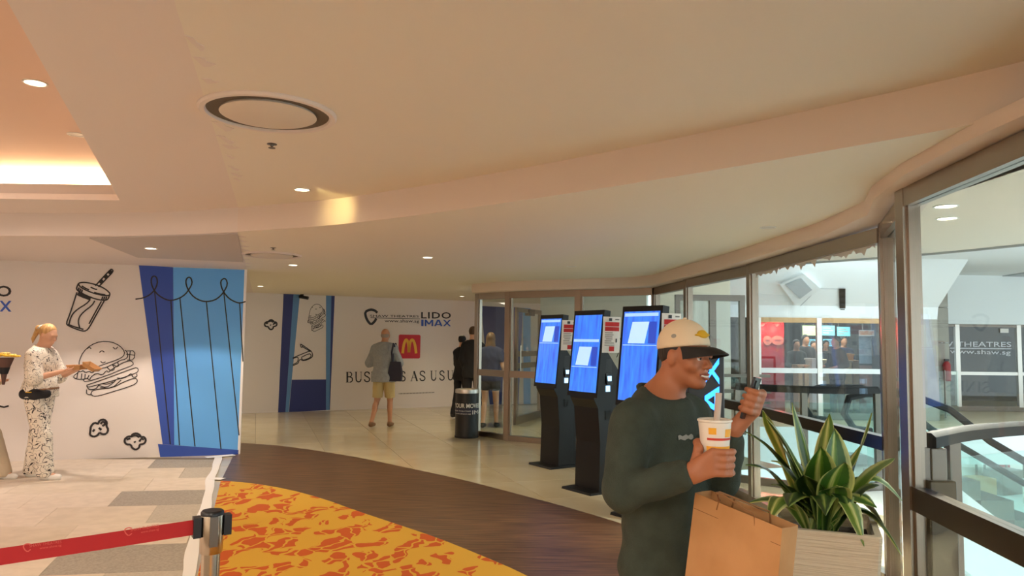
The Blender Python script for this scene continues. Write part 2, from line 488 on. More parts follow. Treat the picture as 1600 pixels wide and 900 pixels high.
# ---- key lines of the plan
tape = [np.array(P2(340, 716)), np.array(P2(291, 900))]
td = (tape[0] - tape[1]) / np.linalg.norm(tape[0] - tape[1]); tn = np.array((td[1], -td[0]))       # tn points right of the tape
if tn[0] < 0: tn = -tn
outer = [P2(*p) for p in ((375, 692), (440, 697), (500, 705), (565, 716), (630, 730), (715, 748), (800, 770), (875, 790), (945, 810), (1020, 836), (1100, 872), (1200, 935), (1300, 1040))]
inner = [P2(*p) for p in ((345, 752), (390, 755), (450, 765), (505, 780), (560, 800), (620, 820), (680, 840), (750, 868), (815, 896), (880, 930), (960, 985), (1060, 1080))]
outer = smooth_path(outer, 1); inner = smooth_path(inner, 1)
out_poly = outer + [(1.75, 1.6), (1.75, -4.0), tuple(tape[1] - td * 9.2)]
in_poly = inner + [(1.1, 0.9), (1.1, -4.0), tuple(tape[1] - td * 9.2)]

# ---- cream tile floor
def tile_mat(name, c1, c2, rough):
    m = mat(name, c1, rough, noise=(c2, 1.6, 6), spec=0.5); return m
tile_mat('tile_cream', (216, 202, 172), (206, 190, 158), 0.12)
tile_mat('tile_cream_b', (210, 196, 166), (218, 204, 176), 0.14)
mat('grout', (120, 106, 88), 0.9)
fl = struct(MB().prism([(-9.2, -4.2), (2.6, -4.2), (2.6, 18.5), (-9.2, 18.5)], -0.12, -0.004).obj('floor', 'grout'))
ta = math.radians(-19); e1 = np.array((math.cos(-ta), math.sin(-ta))); e2 = np.array((-e1[1], e1[0]))
TS = 0.9; meshes = []
for i in (0, 1, 2):
    b = MB().bevel_box(0.0025, TS - .0025, 0.0025, TS - .0025, -0.004, 0.0, 0.0012); o = b.obj('tile', 'tile_cream' if i < 2 else 'tile_cream_b'); meshes.append(o.data); bpy.data.objects.remove(o)
cnt = 0
o0 = np.array(P2(508, 706))
for i in range(-10, 14):
    for j in range(-9, 12):
        p = o0 + e1 * TS * i + e2 * TS * j; cs = [p, p + e1 * TS, p + e2 * TS, p + (e1 + e2) * TS]
        if min(c[0] for c in cs) < -9.15 or max(c[0] for c in cs) > 3.5 or max(c[1] for c in cs) > 18.4 or min(c[1] for c in cs) < 2.2: continue
        if all(inside(c, out_poly) for c in cs): continue
        if all(np.dot(c - tape[0], tn) < -0.05 and c[1] < 9.2 for c in cs): continue
        t = bpy.data.objects.new('tile', meshes[(i * 7 + j * 3) % 3]); C.objects.link(t); t.parent = fl
        t.location = (p[0], p[1], 0); t.rotation_euler = (0, 0, math.atan2(e1[1], e1[0])); cnt += 1

# ---- brown streaked flooring band and orange patterned carpet
m = mat('brown_floor', (84, 58, 44), 0.38)
nt = m.node_tree; b = nt.nodes['Principled BSDF']
tc = nt.nodes.new('ShaderNodeTexCoord'); mp = nt.nodes.new('ShaderNodeMapping'); mp.inputs['Rotation'].default_value = (0, 0, math.radians(-24)); mp.inputs['Scale'].default_value = (1.6, 26, 1)
nz = nt.nodes.new('ShaderNodeTexNoise'); nz.inputs['Scale'].default_value = 1.6; nz.inputs['Detail'].default_value = 5
rp = nt.nodes.new('ShaderNodeValToRGB'); rp.color_ramp.elements[0].position = 0.36; rp.color_ramp.elements[1].position = 0.66
rp.color_ramp.elements[0].color = (*lin((66, 42, 27)), 1); rp.color_ramp.elements[1].color = (*lin((124, 88, 60)), 1)
nt.links.new(tc.outputs['Object'], mp.inputs[0]); nt.links.new(mp.outputs[0], nz.inputs['Vector']); nt.links.new(nz.outputs['Fac'], rp.inputs[0]); nt.links.new(rp.outputs[0], b.inputs['Base Color'])
bp = clip(outer + [tuple(p) for p in reversed(inner)], tape[0], tn)
tag(struct(MB().prism(bp, -0.003, 0.004).obj('floor_band', 'brown_floor')), 'dark brown streaked flooring band curving between tiles and orange carpet')

m = mat('orange_carpet', (200, 140, 30), 0.95)
nt = m.node_tree; b = nt.nodes['Principled BSDF']
tc = nt.nodes.new('ShaderNodeTexCoord')
mp = nt.nodes.new('ShaderNodeMapping'); mp.inputs['Rotation'].default_value = (0, 0, math.radians(-25)); mp.inputs['Scale'].default_value = (1.35, 0.85, 1)
wz = nt.nodes.new('ShaderNodeTexNoise'); wz.inputs['Scale'].default_value = 3.2; wz.inputs['Detail'].default_value = 2
vm = nt.nodes.new('ShaderNodeVectorMath'); vm.operation = 'MULTIPLY_ADD'; vm.inputs[1].default_value = (0.38, 0.38, 0)
nt.links.new(tc.outputs['Object'], mp.inputs[0]); nt.links.new(tc.outputs['Object'], wz.inputs['Vector'])
nt.links.new(wz.outputs['Color'], vm.inputs[0]); nt.links.new(mp.outputs[0], vm.inputs[2])
v1 = nt.nodes.new('ShaderNodeTexVoronoi'); v1.feature = 'DISTANCE_TO_EDGE'; v1.inputs['Scale'].default_value = 5.2
v2 = nt.nodes.new('ShaderNodeTexNoise'); v2.inputs['Scale'].default_value = 3.7; v2.inputs['Detail'].default_value = 1.0
nt.links.new(vm.outputs[0], v1.inputs['Vector']); nt.links.new(vm.outputs[0], v2.inputs['Vector'])
g1 = nt.nodes.new('ShaderNodeMath'); g1.operation = 'GREATER_THAN'; g1.inputs[1].default_value = 0.05
g2 = nt.nodes.new('ShaderNodeMath'); g2.operation = 'GREATER_THAN'; g2.inputs[1].default_value = 0.515
mlt = nt.nodes.new('ShaderNodeMath'); mlt.operation = 'MULTIPLY'
nt.links.new(v1.outputs['Distance'], g1.inputs[0]); nt.links.new(v2.outputs['Fac'], g2.inputs[0]); nt.links.new(g1.outputs[0], mlt.inputs[0]); nt.links.new(g2.outputs[0], mlt.inputs[1])
mx = nt.nodes.new('ShaderNodeMix'); mx.data_type = 'RGBA'; mx.inputs[6].default_value = (*lin((208, 160, 50)), 1); mx.inputs[7].default_value = (*lin((192, 84, 20)), 1)
nt.links.new(mlt.outputs[0], mx.inputs[0]); nt.links.new(mx.outputs[2], b.inputs['Base Color'])
ip = clip(in_poly, tape[0], tn)
tag(struct(MB().prism(ip, -0.003, 0.006).obj('floor_carpet', 'orange_carpet')), 'yellow carpet with orange leaf pattern in the foreground')

# ---- pale and grey carpet planks left of the white tape
mat('plank_pale', (226, 212, 196), 0.9, noise=((216, 202, 186), 9, 6), bump=(300, 0.15))
mat('plank_pale_b', (220, 206, 188), 0.9, noise=((210, 196, 178), 7, 6), bump=(300, 0.15))
mat('plank_grey', (180, 172, 160), 0.95, noise=((160, 152, 142), 60, 8), bump=(300, 0.3))
mat('plank_grey_b', (200, 190, 176), 0.95, noise=((186, 176, 162), 60, 8), bump=(300, 0.3))
pa = math.radians(10); q1 = np.array((math.cos(pa), math.sin(pa))); q2 = np.array((-q1[1], q1[0])); shear = 0.14
fp = struct(MB().prism(clip([(-9.2, -4.2), (3, -4.2), (3, 9.5), (-9.2, 9.5)], tape[0], -tn), -0.003, 0.002).obj('floor_planks', 'grout'))
uv = lambda p: (float(np.dot(p, q1)), float(np.dot(p, q2)))
vt = uv(np.array(P2(200, 719)))[1]; vb = uv(np.array(P2(150, 898)))[1]; PH = (vt - vb) / 7.0
# (row from the hoarding towards the camera): where the grey plank of that row starts, and its tone
greys = {0: (P2(234, 727), 'plank_grey'), 1: (P2(281, 742), 'plank_grey_b'), 3: (P2(172, 785), 'plank_grey'), 4: (P2(232, 808), 'plank_grey_b'), 5: (P2(293, 838), 'plank_grey'), 6: (P2(77, 882), 'plank_grey'), 7: (P2(150, 920), 'plank_grey_b'), 9: (P2(120, 1010), 'plank_grey')}
for r in range(-1, 16):
    v1_, v0_ = vt - PH * r, vt - PH * (r + 1)
    ends = [-12.0]; u = -12.0 + (r % 3) * 0.42
    gs = uv(np.array(greys[r][0]))[0] if r in greys else None
    while u < 3:
        ends.append(u); u += 1.26
    if gs is not None: ends = [e for e in ends if e < gs - 0.3] + [gs, 4.0]
    else: ends.append(4.0)
    for k in range(len(ends) - 1):
        a, c_ = ends[k] + .0012, ends[k + 1] - .0012
        sh = shear * PH
        poly = [q1 * (a + sh / 2) + q2 * (v0_ + .0012), q1 * (c_ + sh / 2) + q2 * (v0_ + .0012), q1 * (c_ - sh / 2) + q2 * (v1_ - .0012), q1 * (a - sh / 2) + q2 * (v1_ - .0012)]
        poly = clip([tuple(p) for p in poly], tape[0], -tn)
        if len(poly) > 2: poly = clip(poly, np.array((-9.0, 0)), np.array((1.0, 0)))
        if len(poly) > 2: poly = clip(poly, np.array((0, 1.0)), np.array((0, 1.0)))
        if len(poly) > 2: poly = clip(poly, np.array(P2(200, 718.4)), np.array((0.05, -1.0)))
        if len(poly) < 3: continue
        mt = greys[r][1] if gs is not None and k == len(ends) - 2 else ('plank_pale' if (k + r) % 3 else 'plank_pale_b')
        MB().prism(poly, 0.001, 0.007).obj('plank', mt, fp)

# ---- white tape on the floor edge
tp = []
for i in range(41):
    s = i / 40; p = tape[0] + td * 0.1 + (tape[1] - td * 3.2 - tape[0]) * s + tn * (0.012 * math.sin(s * 23) + 0.006 * math.sin(s * 51 + 1))
    tp.append((p, 0.042 + 0.005 * math.sin(s * 37)))
mb = MB(); L = [p + tn * w for p, w in tp]; R = [p - tn * w for p, w in tp]
mb.loft([[(*l, 0.0072), (*l, 0.010), (*r, 0.010), (*r, 0.0072)] for l, r in zip(L, R)])
tg = tag(mb.obj('floor_tape', 'tape_white'), 'long white tape strip along the edge of the orange carpet', 'tape')
a0 = np.array(P2(322, 716)); a1 = np.array(P2(366, 712)); dd = (a1 - a0) / np.linalg.norm(a1 - a0); dn = np.array((-dd[1], dd[0])) * .06
tag(MB().prism([tuple(a0 - dn), tuple(a1 - dn), tuple(a1 + dn), tuple(a0 + dn)], 0.010, 0.0125).obj('floor_tape', 'tape_white'), 'short white tape strip at the foot of the blue printed hoarding', 'tape')
a0 = np.array(P2(330, 749)); a1 = np.array(P2(349, 750)); dd = (a1 - a0) / np.linalg.norm(a1 - a0); dn = np.array((-dd[1], dd[0])) * .05
tag(MB().prism([tuple(a0 - dn), tuple(a1 - dn), tuple(a1 + dn), tuple(a0 + dn)], 0.010, 0.0125).obj('floor_tape', 'tape_white'), 'tiny white tape tab at the corner of the orange carpet', 'tape')

# ---- ceilings
fas_px = ((0, 368), (150, 369), (290, 367), (371, 362), (500, 354), (600, 343), (700, 330), (850, 308), (1000, 285), (1200, 252), (1400, 217), (1550, 189), (1640, 171))
fas = [tuple(at_z(x, y, ZL)[:2]) for x, y in fas_px]
fas = [(-9.2, fas[0][1] + .55)] + fas + [(2.6, fas[-1][1] - .45)]
seam = fas[4]
fas_l, fas_r = smooth_path(fas[:5], 2), smooth_path(fas[4:], 2)
sb = (0.94, -4.2)                                                   # the seam of old and new paint runs back over the camera
pe0 = at_z(187, 313, ZU)[:2]; pe1 = at_z(10, 0, ZU)[:2]; pd = (pe1 - pe0) / np.linalg.norm(pe1 - pe0); peb = pe0 + pd * 8.0
struct(MB().prism(fas_r + [(2.6, -4.2), sb], ZU, ZU + .05).obj('ceiling', 'ceiling_tan'))
struct(MB().prism(fas_l + [sb, (float(peb[0]), -4.2), tuple(peb), tuple(pe0), (-9.2, pe0[1])], ZU, ZU + .05).obj('ceiling', 'ceiling_pink'))
struct(MB().sweep(fas_l, [(-.004, ZL + .0), (-.004, ZU + .02), (.04, ZU + .02), (.04, ZL + .004)]).obj('trim_1', 'ceiling_pink', smooth=True))
struct(MB().sweep(fas_r, [(-.004, ZL + .0), (-.004, ZU + .02), (.04, ZU + .02), (.04, ZL + .004)]).obj('trim_2', 'fascia_paint', smooth=True))
# low ceiling in two paints, parted by the same seam line
se = at_z(386, 421, ZL)[:2]
sdir = (np.array(se) - np.array(seam)); sd2 = sdir / np.linalg.norm(sdir)
far_s = tuple(np.array(seam) + sd2 * 14.5)
struct(MB().prism(fas_r + [(2.6, 18.6), far_s], ZL, ZL + .05).obj('ceiling', 'ceiling_low'))
struct(MB().prism([fas_l[0]] + fas_l[1:] + [far_s, (-9.2, 18.6)], ZL, ZL + .05).obj('ceiling', 'ceiling_pink'))
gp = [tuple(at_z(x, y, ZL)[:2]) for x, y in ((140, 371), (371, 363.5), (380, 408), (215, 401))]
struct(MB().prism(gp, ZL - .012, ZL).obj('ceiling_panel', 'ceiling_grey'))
# ragged plaster left along the seam
def flakes(p0, p1, n, z, m):
    for i in range(n):
        s = (i + random.random() * .6) / n; p = np.array(p0) * (1 - s) + np.array(p1) * s; w = random.uniform(.02, .09); h = random.uniform(.03, .10)
        pts = [(p[0] - .004, p[1] - h), (p[0] + w * .7, p[1] - h * .7), (p[0] + w * .55, p[1] - h * .1), (p[0] + w, p[1] + h * .4), (p[0] + w * .35, p[1] + h * .9), (p[0] - .004 - .34 * 0, p[1] + h)]
        struct(MB().prism(pts, z - .0025, z).obj('plaster_flake', m))
flakes(at_z(300, 60, ZU)[:2], at_z(372, 290, ZU)[:2], 12, ZU, 'ceiling_pink')
flakes(at_z(374, 366, ZL)[:2], at_z(385, 418, ZL)[:2], 9, ZL, 'ceiling_pink')
# cove recess with its light strip
ZP = 2.95
struct(MB().prism([(-9.2, -4.2), (2.6, -4.2), (2.6, pe0[1] + .4), (-9.2, pe0[1] + .4)], ZP, ZP + .05).obj('ceiling', 'ceiling_cove_glow_tint'))
pn = np.array((-pd[1], pd[0])); pn = pn if pn[0] > 0 else -pn
struct(MB().bar(pe0 + pn * .02, peb + pn * .02, .04, ZU + .049, ZP).obj('trim_3', 'ceiling_pink'))
struct(MB().box(-9.2, pe0[0], pe0[1], pe0[1] + .03, ZU + .049, ZU + .13).obj('trim_4', 'ceiling_grey'))
cv = tag(empty('cove_light', (-6.2, pe0[1] + .3, ZU + .1)), 'glowing white cove light strip in the recess at upper left', 'cove light')
MB().box(-9.1, pe0[0] + .05, pe0[1] + .27, pe0[1] + .29, ZU + .10, ZP - .005).obj('light_strip', 'cove_strip', cv, world=True)
MB().box(-9.1, pe0[0] + .05, pe0[1] + .03, pe0[1] + .30, ZU + .07, ZU + .09).obj('ledge', 'ceiling_pink', cv, world=True)

# ---- walls out of the picture that close the foyer
struct(MB().box(-9.4, -9.2, -4.2, 18.6, 0, 3.0).obj('wall_left', 'hoarding_white'))
struct(MB().box(-9.4, 2.6, -4.4, -4.2, 0, 3.0).obj('wall_back', 'plaster'))

# ---- ceiling fittings
def air_diffuser(c, z, R, label):
    r = empty('air_diffuser', (c[0], c[1], z), 0, label, 'diffuser', 'round ceiling diffusers')
    MB().lathe([(R, 0.0), (R, -.006), (R * .97, -.016), (R * .90, -.016), (R * .88, -.004), (R * .88, 0)], n=56, caps=False).obj('rim', 'ceiling_pink', r, True)
    MB().lathe([(R * .89, -.003), (R * .66, -.003)], n=56, caps=False).obj('dark_gap', 'dark_gap', r, True)
    MB().lathe([(.001, -.022), (R * .66, -.020), (R * .70, -.014), (R * .68, -.002)], n=56, caps=False).obj('disc', 'diffuser_grey', r, True)
    return r
air_diffuser(at_z(420, 176, ZU), ZU, .33, 'large round recessed air diffuser in the ceiling at upper left')
air_diffuser(at_z(425, 398, ZL), ZL, .32, 'flat round air diffuser in the lower ceiling above the blue hoarding')
def downlight(px, py, z, lit, label, r=.062):
    p = at_z(px, py, z); o = empty('downlight', (p[0], p[1], z), 0, label, 'downlight', 'recessed downlights')
    MB().lathe([(r, 0), (r, -.004), (r * .86, -.006), (r * .8, -.001)], n=24, caps=False).obj('bezel', 'white_plastic', o, True)
    MB().lathe([(r * .82, -.002), (.001, -.0025)], n=24, caps=False).obj('lens', 'lamp_on' if lit else 'lamp_off', o, True)
    return p
d1 = downlight(472, 296, ZU, True, 'lit downlight beside the yellow glow on the curved bulkhead')
d2 = downlight(668, 402, ZL, True, 'lit downlight in the low ceiling above the middle of the tiles')
d3 = downlight(458, 414, ZL, True, 'lit downlight in the low ceiling near the blue hoarding')
d4 = downlight(722, 463, ZL, True, 'lit downlight in front of the far white hoarding')
d5 = downlight(407, 447, ZL, True, 'small lit downlight at the far end of the corridor')
downlight(1200, 355, ZL, False, 'unlit downlight in the low ceiling over the kiosks')
downlight(893, 416, ZL, False, 'tiny unlit downlight in the low ceiling left of the kiosks')
downlight(236, 388, ZL - .012, True, 'small lit downlight in the grey ceiling panel')
downlight(55, 129, ZP, True, 'lit downlight in the pink recessed ceiling at far left')
downlight(120, 210, ZP, False, 'tiny downlight at the edge of the recessed ceiling')
spot('downlight_beam', (d1[0], d1[1], ZU - .02), 60, YEL, 95, .6)
o_ = spot('downlight_beam', (d1[0] + .12, d1[1] - .05, ZU - .03), 5.5, (1, .76, .28), 66, 1.0); aim(o_, at_y(542, 340, d1[1] + .45))
for d, pw in ((d2, 62), (d3, 38), (d4, 36), (d5, 20)):
    spot('downlight_beam', (d[0], d[1], ZL - .02), pw, YEL, 120, .7)
# lamps over the tiles at places the photograph hides
spot('downlight_beam', (-0.6, 12.6, ZL - .02), 60, YEL, 120, .7)
spot('downlight_beam', (-4.9, 12.0, ZL - .02), 40, YEL, 120, .7)
sp1 = spot('hoarding_wash', (*at_z(300, 405, ZL)[:2], ZL - .05), 46, PINK, 100, .18)
sp2 = spot('hoarding_wash', (*at_z(110, 395, ZL)[:2], ZL - .05), 48, PINK, 105, .25)
sp3 = spot('hoarding_wash', (-7.3, 7.2, ZL - .05), 48, PINK, 105, .25)
def sprinkler(px, py, z, label):
    p = at_z(px, py, z); o = empty('sprinkler', (p[0], p[1], z), 0, label, 'sprinkler')
    MB().lathe([(.028, 0), (.028, -.004), (.012, -.006), (.010, -.012)], n=16).obj('escutcheon', 'steel_dark', o, True)
    MB().lathe([(.006, -.012), (.006, -.020), (.02, -.022), (.02, -.025)], n=12).obj('deflector', 'steel_dark', o, True)
sprinkler(425, 225, ZU, 'small dark sprinkler below the large round diffuser')
sprinkler(427, 387, ZL, 'small sprinkler near the flat diffuser in the low ceiling')

# ================================================================== PRINTED HOARDINGS
hl = [P2(72, 720), P2(373, 710)]
dv = np.array(hl[1]) - np.array(hl[0]); dv /= np.linalg.norm(dv)
hl0 = tuple(np.array(hl[0]) - dv * 3.4); HL = Face(hl0, hl[1])
wl = struct(MB().prism([hl0, hl[1], tuple(np.array(hl[1]) - HL.n[:2] * .09), tuple(np.array(hl0) - HL.n[:2] * .09)], 0, ZL).obj('wall_hoarding', 'hoarding_white'))
struct(MB().bar(np.array(hl[1]) + dv * .001 - HL.n[:2] * .1, np.array(hl[1]) + dv * .001 + HL.n[:2] * .004, .03, 0, ZL).obj('trim_5', 'tape_white'))
def fpoly(fc, pts, m, par, name, d=.003):
    mb = MB(); fc.poly(mb, [fc.px(*p) for p in pts], d); return mb.obj(name, m, par, world=True)
def flines(fc, lines, w, m, par, name, d=.006, smooth=1):
    mb = MB()
    for l in lines: fc.line(mb, [fc.px(*p) for p in l], w, d, smooth)
    return mb.obj(name, m, par, world=True)
K = lambda pts: cr(pts, 210, 410, 2.905)
top_z = ZL - .001
def to_top(p): return p
fpoly(HL, K([(20, 12), (176, 22), (181, 829), (128, 825)]), 'print_dark_blue', wl, 'curtain_print')
fpoly(HL, K([(176, 22), (508, 34), (473, 852), (181, 829)]), 'print_light_blue', wl, 'curtain_print')
fpoly(HL, K([(107, 824), (473, 851), (472, 873), (118, 888)]), 'print_dark_blue', wl, 'curtain_print', .004)
flines(HL, [K(l) for l in (
    [(5, 167), (40, 162), (70, 148), (92, 126), (105, 98), (103, 70), (90, 60), (77, 70), (77, 98), (90, 128), (110, 150), (140, 168), (168, 174), (205, 163), (232, 145), (250, 120), (263, 95), (258, 72), (246, 66), (234, 78), (235, 103), (248, 132), (270, 158), (300, 174), (327, 179), (365, 172), (392, 152), (410, 128), (423, 100), (417, 76), (404, 73), (391, 86), (395, 112), (407, 138), (430, 165), (460, 181), (480, 185), (505, 178)],)], .017, 'print_black', wl, 'scallop_drawing')
flines(HL, [K(l) for l in ([(92, 130), (163, 825)], [(166, 173), (205, 830)], [(207, 163), (275, 835)], [(327, 180), (393, 848)], [(406, 138), (475, 785)], [(478, 185), (493, 450)])], .013, 'print_black', wl, 'curtain_fold_drawing', smooth=0)
Q = lambda pts: cr(pts, 90, 410, 7.5)
flines(HL, [Q(l) for l in (
    [(245, 250), (262, 238), (320, 234), (390, 245), (470, 268), (545, 302), (600, 345), (617, 372), (596, 390), (540, 388), (470, 375), (390, 350), (310, 315), (258, 280), (245, 250)],
    [(245, 250), (228, 285), (222, 310), (240, 335), (310, 375), (400, 415), (490, 440), (560, 446), (592, 432), (604, 400), (616, 375)],
    [(228, 350), (190, 470), (140, 620), (102, 715), (125, 742), (200, 775), (290, 805), (335, 803), (372, 765), (450, 620), (548, 450)],
    [(515, 455), (440, 590), (370, 720)], [(120, 725), (200, 755), (305, 785)],
    [(385, 435), (340, 485), (240, 545), (180, 600), (150, 660), (133, 735)], [(437, 450), (405, 505), (305, 580), (255, 640), (242, 700), (262, 775)],
    [(443, 275), (530, 180), (622, 82), (640, 82), (655, 105), (575, 190), (480, 288)], [(388, 290), (440, 315), (466, 316)],
    [(285, 275), (320, 300), (370, 322)], [(430, 350), (480, 368), (560, 378)], [(252, 295), (243, 335)], [(272, 308), (262, 345)], [(292, 318), (282, 355)],
    [(530, 400), (518, 440)], [(552, 402), (540, 442)], [(575, 400), (565, 440)])], .0165, 'print_black', wl, 'cup_drawing')
flines(HL, [Q(l) for l in ([(500, 212), (525, 238)], [(553, 152), (580, 182)], [(607, 105), (634, 132)], [(238, 362), (300, 392), (390, 425)])], .05, 'print_black', wl, 'cup_drawing', smooth=0)
B = lambda pts: cr(pts, 100, 520, 4.5)
BURGER = (
    [(106, 240), (108, 195), (135, 135), (190, 85), (260, 60), (335, 63), (395, 92), (428, 132), (420, 165), (380, 188), (300, 215), (220, 245), (160, 255), (120, 252), (106, 240)],
    [(165, 112), (178, 100), (192, 112)], [(250, 138), (267, 124), (284, 136)], [(258, 200), (272, 214), (292, 204)], [(120, 222), (135, 236), (156, 220)], [(345, 100), (362, 118), (380, 98)],
    [(106, 235), (90, 245), (96, 265), (118, 276), (135, 264), (152, 282), (178, 268), (198, 284), (222, 262), (245, 270), (262, 250), (300, 243), (330, 226), (372, 208), (400, 192), (432, 186), (452, 165), (442, 130), (428, 122)],
    [(108, 272), (62, 308), (85, 325), (125, 327), (165, 322), (178, 296)], [(98, 282), (90, 322)], [(126, 286), (122, 324)], [(150, 290), (148, 322)],
    [(440, 128), (500, 125), (494, 190), (445, 192)], [(466, 130), (460, 190)], [(438, 150), (498, 158)],
    [(135, 330), (150, 348), (300, 302), (420, 252), (487, 228), (486, 206), (462, 194), (400, 216), (330, 262), (310, 280), (300, 262), (270, 300), (230, 282), (190, 310), (180, 335), (165, 318), (135, 330)],
    [(300, 240), (330, 268), (360, 255), (340, 222)], [(345, 225), (385, 242), (380, 208)],
    [(160, 368), (300, 320), (480, 252), (512, 243), (526, 262), (508, 285), (330, 342), (200, 375), (168, 382), (160, 368)],
    [(160, 375), (178, 402), (225, 395), (246, 366)], [(246, 370), (300, 385), (350, 350), (366, 330)], [(372, 318), (420, 322), (474, 285)], [(255, 385), (338, 390), (402, 332)], [(268, 358), (310, 362), (345, 345)],
    [(190, 430), (198, 408), (240, 396), (340, 388), (420, 345), (500, 316), (518, 332), (508, 358), (440, 385), (340, 415), (250, 443), (206, 447), (190, 430)],
    [(160, 398), (158, 430), (186, 436), (192, 425)], [(478, 290), (482, 312), (514, 310), (512, 288)])
flines(HL, [B(l) for l in BURGER], .0105, 'print_black', wl, 'burger_drawing')
POP1 = ([(240, 640), (252, 614), (284, 608), (304, 630), (298, 655), (313, 680), (300, 710), (270, 714), (250, 700), (236, 722), (208, 731), (182, 718), (186, 690), (190, 655), (215, 630), (240, 640)], [(245, 668), (264, 682)], [(203, 695), (216, 678)], [(258, 640), (275, 622), (294, 640), (270, 655)])
POP2 = ([(430, 745), (450, 728), (475, 728), (482, 712), (510, 705), (535, 718), (542, 735), (562, 730), (577, 750), (570, 775), (545, 784), (532, 785), (530, 808), (505, 823), (480, 810), (470, 785), (440, 785), (425, 765), (430, 745)], [(495, 762), (502, 772)], [(440, 750), (468, 742)], [(530, 765), (545, 742), (562, 752)], [(470, 730), (505, 718), (530, 735)])
flines(HL, [B(l) for l in POP1], .025, 'print_black', wl, 'popcorn_drawing')
flines(HL, [B(l) for l in POP2], .025, 'print_black', wl, 'popcorn_drawing')
flines(HL, [[(-30, 600), (-10, 628), (4, 637), (14, 634)], [(60, 630), (70, 637), (78, 636), (81, 630)]], .02, 'print_black', wl, 'swirl_drawing')
mb = MB(); face_text(HL, mb, 'LIDO', HL.px(-52, 462), HL.px(18, 463), HL.px(-52, 445), .02); mb.obj('lettering', 'print_black', wl, world=True)
mb = MB(); face_strokes(HL, mb, 'IMAX', HL.px(-52, 486), HL.px(18, 487), HL.px(-52, 469)); mb.obj('lettering', 'print_logo_blue', wl, world=True)

fa, fb = np.array(P2(383, 646)), np.array(P2(710, 635)); dv = (fb - fa) / np.linalg.norm(fb - fa)
f0, f1 = tuple(fa - dv * 3.9), tuple(fb + dv * 3.9); FW = Face(f0, f1)
wf = struct(MB().prism([f0, f1, tuple(np.array(f1) - FW.n[:2] * .1), tuple(np.array(f0) - FW.n[:2] * .1)], 0, ZL).obj('wall_far', 'hoarding_white'))
K = lambda pts: cr(pts, 400, 450, 4.5)
fpoly(FW, K([(194, 28), (264, 30), (206, 874), (155, 875)]), 'print_navy', wf, 'column_print')
fpoly(FW, K([(264, 30), (310, 32), (229, 873), (206, 874)]), 'print_mid_blue', wf, 'column_print')
fpoly(FW, K([(492, 40), (530, 42), (516, 858), (492, 859)]), 'print_mid_blue', wf, 'column_print')
fpoly(FW, K([(530, 42), (554, 43), (519, 858), (516, 858)]), 'print_navy', wf, 'column_print')
fpoly(FW, K([(252, 645), (492, 643), (492, 859), (231, 873)]), 'print_navy', wf, 'block_print')
pop = [[(103 + (x - 500) * .58, 258 + (y - 763) * .6) for x, y in l] for l in POP2]
flines(FW, [K(l) for l in pop], .03, 'print_black', wf, 'popcorn_drawing')
bur = [[(360 + (x - 62) * .30, 113 + (y - 60) * .50) for x, y in l if 360 + (x - 62) * .30 < 490] for l in BURGER]
flines(FW, [K(l) for l in bur if len(l) > 1], .010, 'print_black', wf, 'burger_drawing')
flines(FW, [K(l) for l in ([(258, 492), (320, 465), (385, 440), (398, 462), (396, 490), (332, 515), (312, 500), (300, 512), (298, 530), (258, 546)],
                           [(322, 485), (374, 460), (388, 470), (385, 488), (336, 508), (320, 500), (322, 485)], [(258, 497), (290, 484), (298, 496), (290, 525), (258, 538)],
                           [(330, 406), (318, 424), (310, 394), (322, 398), (388, 444)], [(325, 412), (380, 445)])], .018, 'print_black', wf, 'glasses_drawing')
T = lambda x, y: FW.px(530 + x / 4.284, 470 + y / 4.284)
def ftext(txt, x0, x1, yb0, yb1, yt, m, bold=0.0, sp=1.0):
    mb = MB(); face_text(FW, mb, txt, T(x0, yb0), T(x1, yb1), T(x0, yt), bold, sp); mb.obj('lettering', m, wf, world=True)
flines(FW, [cr(l, 530, 470, 4.284) for l in ([(255, 80), (236, 63), (205, 58), (172, 75), (178, 110), (192, 138), (213, 160), (236, 140), (248, 118)],)], .055, 'print_black', wf, 'shield_logo')
flines(FW, [cr(l, 530, 470, 4.284) for l in ([(210, 114), (540, 121)],)], .012, 'print_black', wf, 'rule_line', smooth=0)
ftext('SHAW THEATRES', 205, 532, 109, 112, 92, 'print_black', .008)
ftext('www.shaw.sg', 303, 535, 143, 145, 122, 'print_black', .006)
ftext('LIDO', 548, 747, 117, 118, 74, 'print_black', .018, 1.12)
mb = MB(); face_strokes(FW, mb, 'IMAX', T(548, 169), T(746, 170), T(548, 126)); mb.obj('lettering', 'print_logo_blue', wf, world=True)
# red rounded tile with yellow arches
c0, c1, c2, c3 = T(395, 386), T(541, 385), T(543, 228), T(395, 228)
mb = MB(); x0, x1, z0, z1 = c0[0], c1[0], c0[1], c2[1]; rr = (x1 - x0) * .07; pts = []
for cx, cz, a0 in ((x1 - rr, z0 + rr, -90), (x1 - rr, z1 - rr, 0), (x0 + rr, z1 - rr, 90), (x0 + rr, z0 + rr, 180)):
    for k in range(5): a = math.radians(a0 + 22.5 * k); pts.append((cx + rr * math.cos(a), cz + rr * math.sin(a)))
FW.poly(mb, pts, .004); mb.obj('red_logo_tile', 'print_red', wf, world=True)
mb = MB(); wd = [.05, .055, .06, .07, .075, .075, .07, .06, .055, .05]
FW.line(mb, [T(*p) for p in ((424, 352), (427, 320), (433, 288), (441, 266), (448, 260), (456, 266), (462, 286), (465, 315), (466, 345))], .062, .008, 1)
FW.line(mb, [T(*p) for p in ((466, 345), (468, 315), (472, 286), (479, 266), (487, 260), (496, 266), (505, 288), (511, 320), (514, 352))], .062, .008, 1)
mb.obj('yellow_arches_logo', 'print_yellow', wf, world=True)
